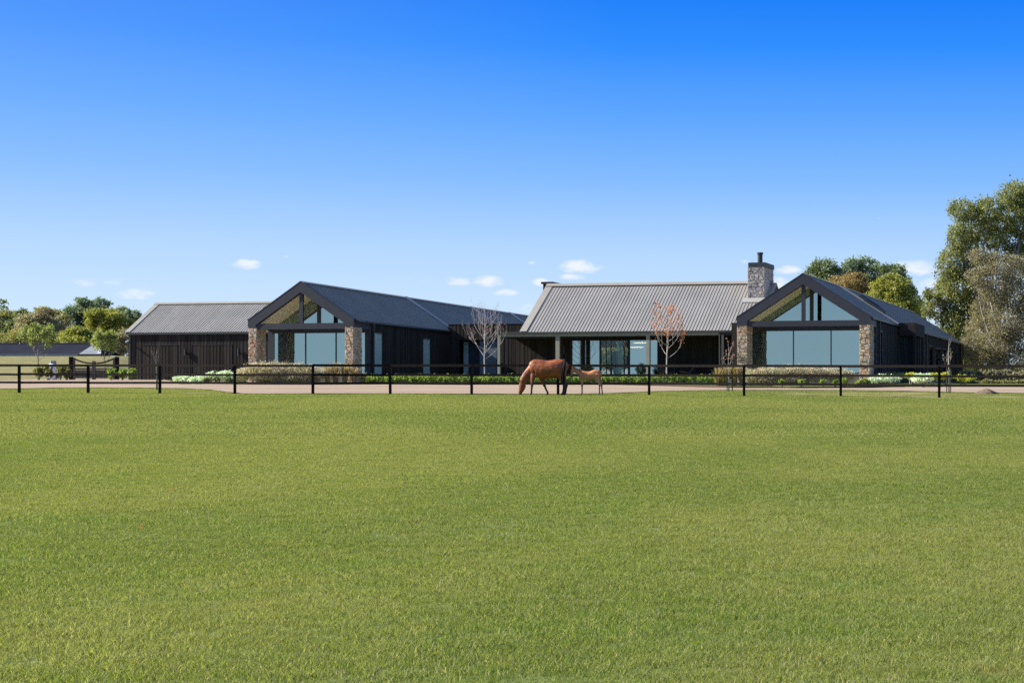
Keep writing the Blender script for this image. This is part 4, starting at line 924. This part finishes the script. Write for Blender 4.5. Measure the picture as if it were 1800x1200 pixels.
b = on(184, 170); young('young_tree', 'bushy green young tree behind the timber gate', b, 3.2, .3, 12, 'young', 1700, .22, BARK, .05, 1.15, group='young trees near the timber gate')
def sapling(label, px_, py, H, stakes, leaf, nl, bark=WBARK):
    p = hit(px_, py); t = thing('staked_sapling', label, 'sapling', p, 0, 'staked saplings along the drive'); m = MB(); tips = []
    m.tube([(0, 0, -.05), (.01, 0, H * .4), (-.02, .01, H * .75), (.02, 0, H)], [.03, .026, .016, .005], 6)
    for i in range(7): branchy(m, Vector((0, 0, H * random.uniform(.35, .9))), Vector((random.uniform(-.6, .6), random.uniform(-.6, .6), .8)).normalized(), H * .2, .008, 1, tips, .8, .3, 2)
    m.build('trunk', bark, t, True)
    if nl: link('leaves', leaves_mesh('leaves', np.array([tuple(tips[i % len(tips)][0] + Vector((random.gauss(0, .05), random.gauss(0, .05), random.gauss(0, .05)))) for i in range(nl)]), .09, .2, .6), LEAF[leaf], t)
    for (dx_, h, mm) in stakes: MB().box(dx_ - .022, dx_ + .022, -.02, .022, -.1, h).build('stake', mm, t)
sapling('leafless sapling with one stake before the garage', 275, 685.5, 2.05, [(.04, .98, OLDWOOD)], 'pink', 0, BARK)
sapling('reddish sapling between two stakes by the ornamental grass', 1281, 687.6, 2.15, [(-.08, 1.05, OLDWOOD), (.17, 1.0, FENCE)], 'pink', 60)
sapling('thin pale sapling between two tall stakes before the gums', 1668, 690.4, 2.5, [(-.10, 1.12, OLDWOOD), (.08, 1.12, OLDWOOD)], 'young', 16, PBARK)

# ------------------------------------------------------------------ garden planting
def strip_spots(x0, x1, y0, y1, Y, step, ry=.4):
    L = []; x = x0
    while x < x1: L.append((x + random.uniform(-1, 1), (y0 + y1) / 2 + random.uniform(-.6, .6), step * random.uniform(.55, .75), (y1 - y0) / 2 * random.uniform(.92, 1.1))); x += step
    return pspots(L, Y)
hp = hit(980, 675.8); YH = 117.6
h = thing('hedge', 'long low clipped green hedge along the verandah garden', 'hedge', (0, 0, 0))
sp = strip_spots(645, 1262, 659.2, 673.8, YH, 8.5)
link('foliage', leaves_mesh('foliage', lobe_points(sp, 52000, .35), .066, .0, .6), LEAF['hedge'], h)
m = MB()
for s in sp[::2]: m.tube([(s[0], s[1], gz(s[0], s[1]) - .1), (s[0] + .05, s[1], s[2])], [.03, .012], 5)
m.build('stems', BARK, h)
def drift(name, label, L, Y, nf, ns, group):
    S_ = pspots(L, Y)
    st = lobe_points(S_, ns, .3); me = leaves_mesh(name, st, .13, -.45, .12)
    up = [(a, b, c + e * .28, d_, e_, e * .72) for (a, b, c, d_, e_, e) in S_]
    C = lobe_points(up, nf, .5); C[:, 2] += np.abs(RNG.normal(size=len(C))) * .06
    o = tag(link(name, me, [LEAF['stemy'], LEAF['flower']]), label, 'flowers', group, 'stuff')
    fm = leaves_mesh('blooms', C, .046, -.2, .85); bm = bmesh.new(); bm.from_mesh(me); n0 = len(bm.faces); bm.from_mesh(fm); bm.faces.ensure_lookup_table()
    for f in bm.faces[n0:]: f.material_index = 1
    bm.to_mesh(me); bm.free(); return o
drift('flower_drift', 'cream flowering perennials in front of the smaller wing', [(428,658.5,12,10.525),(445,654.5,15,14.525),(465,653.5,16,15.525),(485,653.5,16,15.525),(505,654.5,16,14.525),(525,655.5,16,14.525),(545,656.5,15,13.525),(562,659.5,13,11.525),(470,665.5,24,7.5),(520,666.5,24,7.5)], 114.0, 15000, 16000, 'flower drifts')
drift('flower_drift', 'cream flowering perennials in front of the larger wing', [(1322,662.5,12,11.625),(1340,659.5,15,12.625),(1360,658.5,16,13.625),(1380,657.5,16,13.625),(1400,657.5,16,13.625),(1420,657.5,16,13.625),(1440,658.5,15,12.625),(1460,659.5,15,12.625),(1478,659.5,14,11.625),(1494,661.5,8,8.5),(1350,670.5,24,7.5),(1400,670.5,24,6.5)], 110.5, 15000, 16000, 'flower drifts')
def tuft(label, px_, Y, top, w, n, leaf, group, name='ornamental_grass', L_=.5, base_y=None):
    b = on(px_, Y); H = at(px_, top, Y).z - b.z; V_, F_ = [], []
    for i in range(n):
        a = random.uniform(0, 6.28); ln = H * random.uniform(.55, 1.08); out = abs(random.gauss(0, .45)) * w; dx_, dy_ = math.cos(a), math.sin(a); ww = .008; x0, y0 = dx_ * random.uniform(0, .12), dy_ * random.uniform(0, .12)
        pts = [(x0, y0, -.03), (x0 + dx_*out*.35, y0 + dy_*out*.35, ln*.55), (x0 + dx_*out*.8, y0 + dy_*out*.8, ln*.9), (x0 + dx_*out*1.1, y0 + dy_*out*1.1, ln*random.uniform(.85, 1.02))]
        k = len(V_)
        for j, p in enumerate(pts): wj = ww * (1, 1.1, 1.5, .5)[j]; V_ += [(p[0] - dy_*wj, p[1] + dx_*wj, p[2]), (p[0] + dy_*wj, p[1] - dx_*wj, p[2])]
        F_ += [(k, k+1, k+3, k+2), (k+2, k+3, k+5, k+4), (k+4, k+5, k+7, k+6)]
    t = link(name, npmesh(name, V_, F_), LEAF[leaf]); t.location = b; return tag(t, label, 'ornamental grass', group)
GT = 'feathery ornamental grasses'
for i, (x, top, w, lab) in enumerate([(575,641,.55,'tan feathery grass clump touching the cream flowers of the smaller wing'), (590,637,.6,'tallest feathery grass clump before the smaller wing panes'), (606,639,.55,'feathery grass clump just left of the smaller wing right pier'), (622,645,.5,'greener grass clump at the foot of the right pier, smaller wing'), (638,655,.45,'short green grass clump at the shaded end of the hedge')]):
    tuft(lab, x, 114.5, top, w, 240, 'feather' if i < 4 else 'stemy', GT)
for i, (x, top, w, lab) in enumerate([(1262,646,.5,'golden grass clump against the end of the long hedge'), (1277,641,.6,'golden grass clump behind the staked reddish sapling'), (1291,641,.55,'golden grass clump left of the larger wing left pier'), (1304,645,.5,'golden grass clump touching the larger wing flowers'), (1270,658,.5,'pale green low grass tuft at the bed edge by the sapling stakes')]):
    tuft(lab, x, 112.5, top, w, 240, 'feather' if i < 4 else 'stemy', GT)
def shrub(name, label, px_, Y, w, y0, y1, n, ls, leaf, group=None, cat='shrub', hang=0, asp=.5):
    b = on(px_, Y); s = Y / F; t = thing(name, label, cat, b, 0, group); c = at(px_, (y0 + y1) / 2, Y) - b; k = 6
    lob = [(c.x + random.uniform(-.55, .55) * w * s, random.uniform(-.4, .4) * w * s, c.z + random.uniform(-.2, .3) * (y1 - y0) / 2 * s, w * s * .55, w * s * .5, (y1 - y0) / 2 * s * .85) for _ in range(k)]
    link('foliage', leaves_mesh('foliage', lobe_points(lob, n, .45), ls, hang, asp), LEAF[leaf], t)
    m = MB()
    for l in lob: m.tube([(l[0] * .3, l[1] * .3, -.1), (l[0], l[1], l[2])], [.03, .008], 5)
    m.build('stems', BARK, t); return t
GS = 'silver cushion bushes'
for x, w, a, b_, lab, Y in [(318,19,661,673.0,'silver cushion plant at the garage end of the bed',121),(352,18,660,673.4,'silver cushion plant second from the garage end',119.5),(392,24,652.5,668,'tallest pale silver mound beside the smaller wing flowers',123),(1556,27,658,672,'broad silver bush at the foot of the larger wing right wall',108),(1624,25,658,672,'domed silver bush behind the fence post, right of the larger wing',107)]:
    shrub('silver_bush', lab, x, Y, w, a, b_, 3000, .10, 'silver', GS, 'bush', -.1)
for x, w, a, b_, lab, Y in [(366,8,663,673.5,'dark green shrub in front of the tallest silver mound',117),(382,7,663,673.5,'small dark shrub left of the fence post by the flowers',117),(402,10,661,674,'dark round shrub next to the cream flowers of the smaller wing',116.5),(425,9,664,674.5,'green shrub under the left end of the cream flowers',116.2)]:
    shrub('dark_shrub', lab, x, Y, w, a, b_, 700, .10, 'dark', 'dark shrubs at the left bed')
for x, w, lab in [(1374,7,'small green rosette plant, leftmost below the larger wing flowers'),(1408,8,'green rosette plant between the first two below the flowers'),(1446,8,'rosette plant close left of the fence post by the larger wing'),(1468,6,'small rosette plant just left of that fence post'),(1484,9,'pale rosette plant right of the fence post'),(1510,8,'rosette plant before the shaded gap left of the right pier'),(1524,8,'rosette plant at the foot of the larger wing right pier')]:
    shrub('rosette_plant', lab, x, 106.8, w * .8, 667.5 if x < 1480 else 665.5, 675, 260, .17, 'hedge', 'rosette plants below the larger wing', 'plant', -.2, .25)
for x, w, a, b_, lab in [(1600,16,655,665,'yellow green shrub behind the domed silver bush'),(1640,18,656,668,'golden shrub left of the fence post by the far corner'),(1662,16,655,668,'golden shrub around the right stake pair'),(1692,20,658,670,'low golden shrub right of the stakes')]:
    shrub('golden_shrub', lab, x, 112.5, w, a, b_, 1500, .12, 'gold', 'golden shrubs right of the larger wing', 'shrub', -.3, .3)
mass('shaded_groundcover', 'dark green groundcover against the larger wing right wall', pspots([(1575,660,30,6),(1610,662,20,6)], 117.5), 1500, .12, 'dark', 'groundcover')
tag(mass('dry_grass', 'tall straw coloured grass strip beyond the drive at the right', pspots([(x, 660 + random.uniform(-2, 2), 14, 8) for x in range(1700, 1960, 12)], 132), 9000, .30, 'tan', 'grass', -.8))
tag(mass('verge_grass', 'green grassy verge behind the drive at the right', pspots([(x, 672 + random.uniform(-1, 1), 14, 5) for x in range(1690, 1960, 12)], 118), 6000, .16, 'stemy', 'grass', -.5))
for x, w, a, b_, lab in [(196,10,649,664,'light green shrub in front of the timber gate right post'),(215,9,649,664,'light green shrub between the gate and the garage'),(232,9,649,664,'light green shrub against the garage left corner')]:
    shrub('green_shrub', lab, x, 146, w, a, b_, 1200, .17, 'hedge', 'light green shrubs by the timber gate')
for x, w, a, b_, lab in [(68,10,643,664,'scruffy shrub around the foot of the slender young tree'),(85,9,645,665,'olive shrub in front of the white gas tank'),(105,10,643,664,'leafy shrub right of the white gas tank'),(117,8,645,664,'shrub against the timber gate left post')]:
    shrub('scruffy_shrub', lab, x, 147, w, a, b_, 900, .18, 'olive', 'scruffy shrubs by the gas tank')

# ------------------------------------------------------------------ timber gate
Yg = 152.5; gb = on(122, Yg); S2 = Yg / F
tg = thing('timber_gate', 'weathered double timber gate with curved top rails', 'gate', gb)
def gx_(px_): return (px_ - 122) * S2
def gzz(y): return at(122, y, Yg).z - gb.z
for a, b in ((122.2, 128.2), (203, 208.6)): MB().box(gx_(a), gx_(b), -.13, .13, -.3, gzz(626.8)).build('post', FENCE, tg)
for a, b, y in [(128.6,132,628.5),(199,202.6,628.5),(162.4,165,634.6),(165.6,168,634.6)]: MB().box(gx_(a), gx_(b), -.06, .06, .05, gzz(y)).build('stile', OLDWOOD, tg)
for s in (0, 1):
    pts = []
    for i in range(9):
        f = i / 8; x = 131 + (163.5 - 131) * f; y = 630.5 + (638.5 - 630.5) * (1 - (1 - f) ** 2)
        pts.append((gx_(x if s == 0 else 330.3 - x), 0, gzz(y)))
    m = MB()
    for p, q in zip(pts, pts[1:]): m.beam(p, q, .10, .10)
    m.build('curved_rail', FENCE, tg)
    x0, x1 = (132, 162.3) if s == 0 else (168, 199)
    for y in (648, 656, 663): MB().box(gx_(x0), gx_(x1), -.035, .035, gzz(y) - .06, gzz(y) + .06).build('rail', OLDWOOD, tg)
    x = x0
    while x < x1 - 1: MB().box(gx_(x + .15), gx_(min(x + 2.6, x1)), .037, .065, gzz(664), gzz(650)).build('board', OLDWOOD, tg); x += 2.8
# gas tank
gp = on(92.5, 149.5); gk = thing('gas_tank', 'white domed gas tank with collar behind shrubs', 'gas tank', gp)
prof = [(.34, .0), (.36, .12), (.36, 1.02), (.34, 1.12), (.26, 1.22), (.12, 1.27)]
MB().tube([(0, 0, z) for r, z in prof], [r for r, z in prof], 20).build('tank', WHITE, gk, True)
m = MB(); n = 18
for i in range(n):
    if i in (12, 13, 14): continue
    a0, a1 = 2*math.pi*i/n, 2*math.pi*(i+1)/n; r0, r1 = .20, .22
    vs = [(r*math.cos(a) + .05, r*math.sin(a), z) for z in (1.2, 1.46) for r in (r0, r1) for a in (a0, a1)]
    m.add(vs, [(0,1,5,4),(3,2,6,7),(4,5,7,6),(0,4,6,2),(1,3,7,5)])
m.build('collar', GREYM, gk)
MB().tube([(.05, 0, 1.26), (.05, 0, 1.42)], [.05, .07], 10).build('valve', GREYM, gk)

# ------------------------------------------------------------------ neighbour house
nb = at(146, 622, 232); nb.z = gz(nb.x, nb.y); nh = thing('neighbour_house', 'low neighbouring house with dark roof beyond the dry bank', 'house', nb)
zr, zeav = at(0, 601.6, 232).z - nb.z, at(0, 621.8, 232).z - nb.z; s = 232 / F
x0 = -215 * s; xr = 8 * s; xe = -8.5 * s; D = 3.6
ROOFN = mat('dark_tile_roof', (.022, .023, .034), .95, .02, col2=(.028, .029, .040), vscale=.6); PALE = mat('pale_grey_metal', (.24, .255, .275), .8, .1, col2=(.20, .215, .24), vscale=1)
MB().box(x0 + .5, 28 * s - .4, .8, 2 * D - .3, -1.5, zeav - .1).build('wall', mat('grey_render', (.3, .31, .33), .8, .1), nh)
MB().add([(x0, 0, zeav), (xe, 0, zeav), (0, D, zr), (x0, D, zr)], [(0, 1, 2, 3)]).add([(x0, 2 * D, zeav), (28*s, 2*D, zeav), (xr, D, zr), (x0, D, zr)], [(3, 2, 1, 0)]).build('roof', ROOFN, nh)
MB().add([(xe, 0, zeav - .02), (28 * s, 0.2, zeav - .02), (xr, D, zr), (0, D, zr)], [(0, 1, 2, 3)]).build('roof_end', PALE, nh)
MB().beam((x0, D - .05, zr + .03), (xr, D - .05, zr + .03), .3, .09).build('ridge_cap', PALE, nh)
MB().beam((xr, D, zr + .02), (28 * s, .2, zeav + .02), .3, .12).build('hip_cap', WHITE, nh)
MB().add([(xr + .02, D, zr - .02), (28 * s, .25, zeav - .02), (36 * s, 4, zeav - .1), (20 * s, D + 1.5, zr - .25)], [(0, 1, 2, 3)]).build('rear_roof', ROOFN, nh)
MB().box(x0, xe - .02, -.12, -.01, zeav - .34, zeav + .03).build('gutter', PALE, nh)
MB().tube([(-98 * s, D + .2, zr - .3), (-98 * s, D + .2, zr + .42), (-98 * s, D + .2, zr + .43), (-98 * s, D + .2, zr + .62)], [.12, .12, .2, .2], 10).build('flue', ROOFN, nh)

# ------------------------------------------------------------------ small fittings
def world(o, x, y, z): return (o[0] + x * UX + y * VX, o[1] + x * UY + y * VY, o[2] + z)
def sconce(label, o, px_, py, yl):
    x = lx(o, px_, yl); z = lz(o, py, x, yl); t = thing('wall_light', label, 'wall light', world(o, x, yl, z), -A, 'black wall lights')
    MB().tube([(0, -.11, -.26), (0, -.11, .26)], .07, 12).build('lamp_body', GUTTER, t); MB().box(-.03, .03, -.05, .0, -.06, .06).build('bracket', GUTTER, t)
sconce('black tube wall light between the two garage doors', go_, 326.5, 619, .02)
sconce('black tube wall light right of the second garage door', go_, 420.3, 619, .02)
sconce('black tube wall light on the verandah wall left of the panes', mo, 992.5, 614, YB)
x = lx(go_, 223.5, -.02); z = lz(go_, 599.5, x, -.02); t = thing('security_camera', 'small white camera on the garage corner', 'camera', world(go_, .25, .03, z), -A)
MB().tube([(-.0, -.06, 0), (-.0, -.34, -.06)], .065, 10).build('camera_body', WHITE, t); MB().box(-.03, .03, -.06, .03, -.03, .1).build('bracket', WHITE, t)
# pendant lamps lit inside the hall
for px0, px1, py, lab in ((1107, 1131, 610.5, 'lower lit linear pendant lamp behind the hall pane'), (1114, 1137, 602.6, 'upper lit linear pendant lamp behind the hall pane')):
    yl = 5.4; a, b = lx(mo, px0, yl), lx(mo, px1, yl); z = lz(mo, py, a, yl)
    t = thing('pendant_lamp', lab, 'pendant lamp', world(mo, (a + b) / 2, yl, z), -A, 'linear pendant lamps in the hall'); h2 = (b - a) / 2
    MB().box(-h2, h2, -.03, .03, -.03, .03).build('light_bar', emit('warm_led', (1, .62, .34), 15.0), t)
    MB().tube([(-h2 * .8, 0, .03), (-h2 * .8, 0, CE - z)], .006, 4).tube([(h2 * .8, 0, .03), (h2 * .8, 0, CE - z)], .006, 4).build('cord', GUTTER, t)
# verandah pots and chairs
def topiary(label, px_, py, r, yl):
    x = lx(mo, px_, yl); z = FL; t = thing('ball_topiary', label, 'potted plant', world(mo, x, yl, z), -A, 'ball topiaries on the verandah')
    MB().tube([(0, 0, 0), (0, 0, .02), (0, 0, .22), (0, 0, .24)], [.16, .17, .2, .19], 14).build('pot', GUTTER, t)
    zz = lz(mo, py, x, yl) - FL; link('foliage', leaves_mesh('foliage', lobe_points([(0, 0, zz, r, r, r)], 1500, .6), .07, 0, .6), LEAF['dark'], t); MB().tube([(0, 0, .2), (0, 0, zz)], .03, 6).build('stem', BARK, t)
topiary('dark clipped ball plant before the lamp lit hall pane', 1127.5, 648.5, .30, 1.2)
topiary('dark clipped ball plant above the back of the foal', 1034, 652, .30, 1.2)
WICK = mat('woven_cane', (.085, .07, .055), .8, .2, col2=(.12, .10, .08), vscale=18)
def chair(label, px_, flip):
    yl = 1.3; x = lx(mo, px_, yl); t = thing('cane_chair', label, 'chair', world(mo, x, yl, FL), -A + flip, 'low cane lounge chairs on the verandah')
    V_, F_ = [], []; n, k = 9, 12
    for i in range(n):                                    # curved shell: seat sweeping up into a rounded back
        f = i / (n - 1); cxz = (-.45 + .55 * min(f * 2, 1) + .30 * max(f - .5, 0) * 2, .38 - .06 * min(f * 2, 1) + .62 * max(f - .5, 0) * 2)
        w = .34 * (.75 + .5 * math.sin(math.pi * min(f + .15, 1)))
        for j in range(k): g = j / (k - 1) * 2 - 1; V_.append((cxz[0] - .16 * g * g * (1 - f), w * g, cxz[1] + .14 * g * g * (1 - f)))
    for i in range(n - 1):
        for j in range(k - 1): a = i * k + j; F_.append((a, a + 1, a + k + 1, a + k))
    sh = link('shell', npmesh('shell', V_, F_, True), WICK, t); sd = sh.modifiers.new('thick', 'SOLIDIFY'); sd.thickness = .035
    for sx_ in (-.32, .12):
        for sy_ in (-.26, .26): MB().tube([(sx_, sy_, 0), (sx_ * .8, sy_ * .85, .36)], .014, 6).build('leg', GUTTER, t)
chair('low cane chair behind the autumn tree trunk', 1166, R(150)); chair('low cane chair right of the autumn tree', 1211, R(20))
# earth heap right of the saplings
hp_ = hit(1734, 692.6); m = MB(); V_, F_ = [], []; n = 22; rr = 7
for i in range(rr + 1):
    f = i / rr
    for j in range(n): a = 2 * math.pi * j / n; w = 1 + random.uniform(-.18, .18); V_.append((.62 * f * w * math.cos(a), .5 * f * w * math.sin(a), max(.24 * (1 - f ** 1.4) + random.uniform(-.03, .03) * (1 - f) , -.02) - .03 * f))
for i in range(rr):
    for j in range(n): F_.append((i*n + j, i*n + (j+1) % n, (i+1)*n + (j+1) % n, (i+1)*n + j))
o = link('earth_heap', npmesh('earth_heap', V_, F_, True), SOIL); o.location = hp_; tag(o, 'small dark earth heap right of the tall stakes', 'earth heap')
# tree belt across the valley behind the viewer, seen mirrored in the panes
sp = []
for i in range(150):
    x = -640 + i * 5.6 + random.uniform(-4, 4); r = random.uniform(3.5, 6.5); h = 3 + 4.5 * (1 + math.sin(i * .37) * .5 + math.sin(i * .11 + 1) * .5); y = -250 + random.uniform(-12, 12)
    sp += [(x, y, h, r * 1.3, r, r * .9), (x + 2, y, h * .4, r * 1.5, r, h * .5)]
tag(link('distant_trees', leaves_mesh('distant_trees', lobe_points(sp, 60000, .1), 1.9, .2), LEAF['dark']), 'dark belt of trees mirrored in the window panes', 'trees', kind='stuff')

C = np.array([tuple(hit(random.uniform(50, 1780), random.uniform(720, 1180)) + Vector((0, 0, .03))) for _ in range(7)])
tag(link('fallen_leaves', leaves_mesh('fallen_leaves', C, .035, 0, .7), LEAF['autumn']), 'few orange fallen leaves on the paddock turf', 'leaves', kind='stuff')
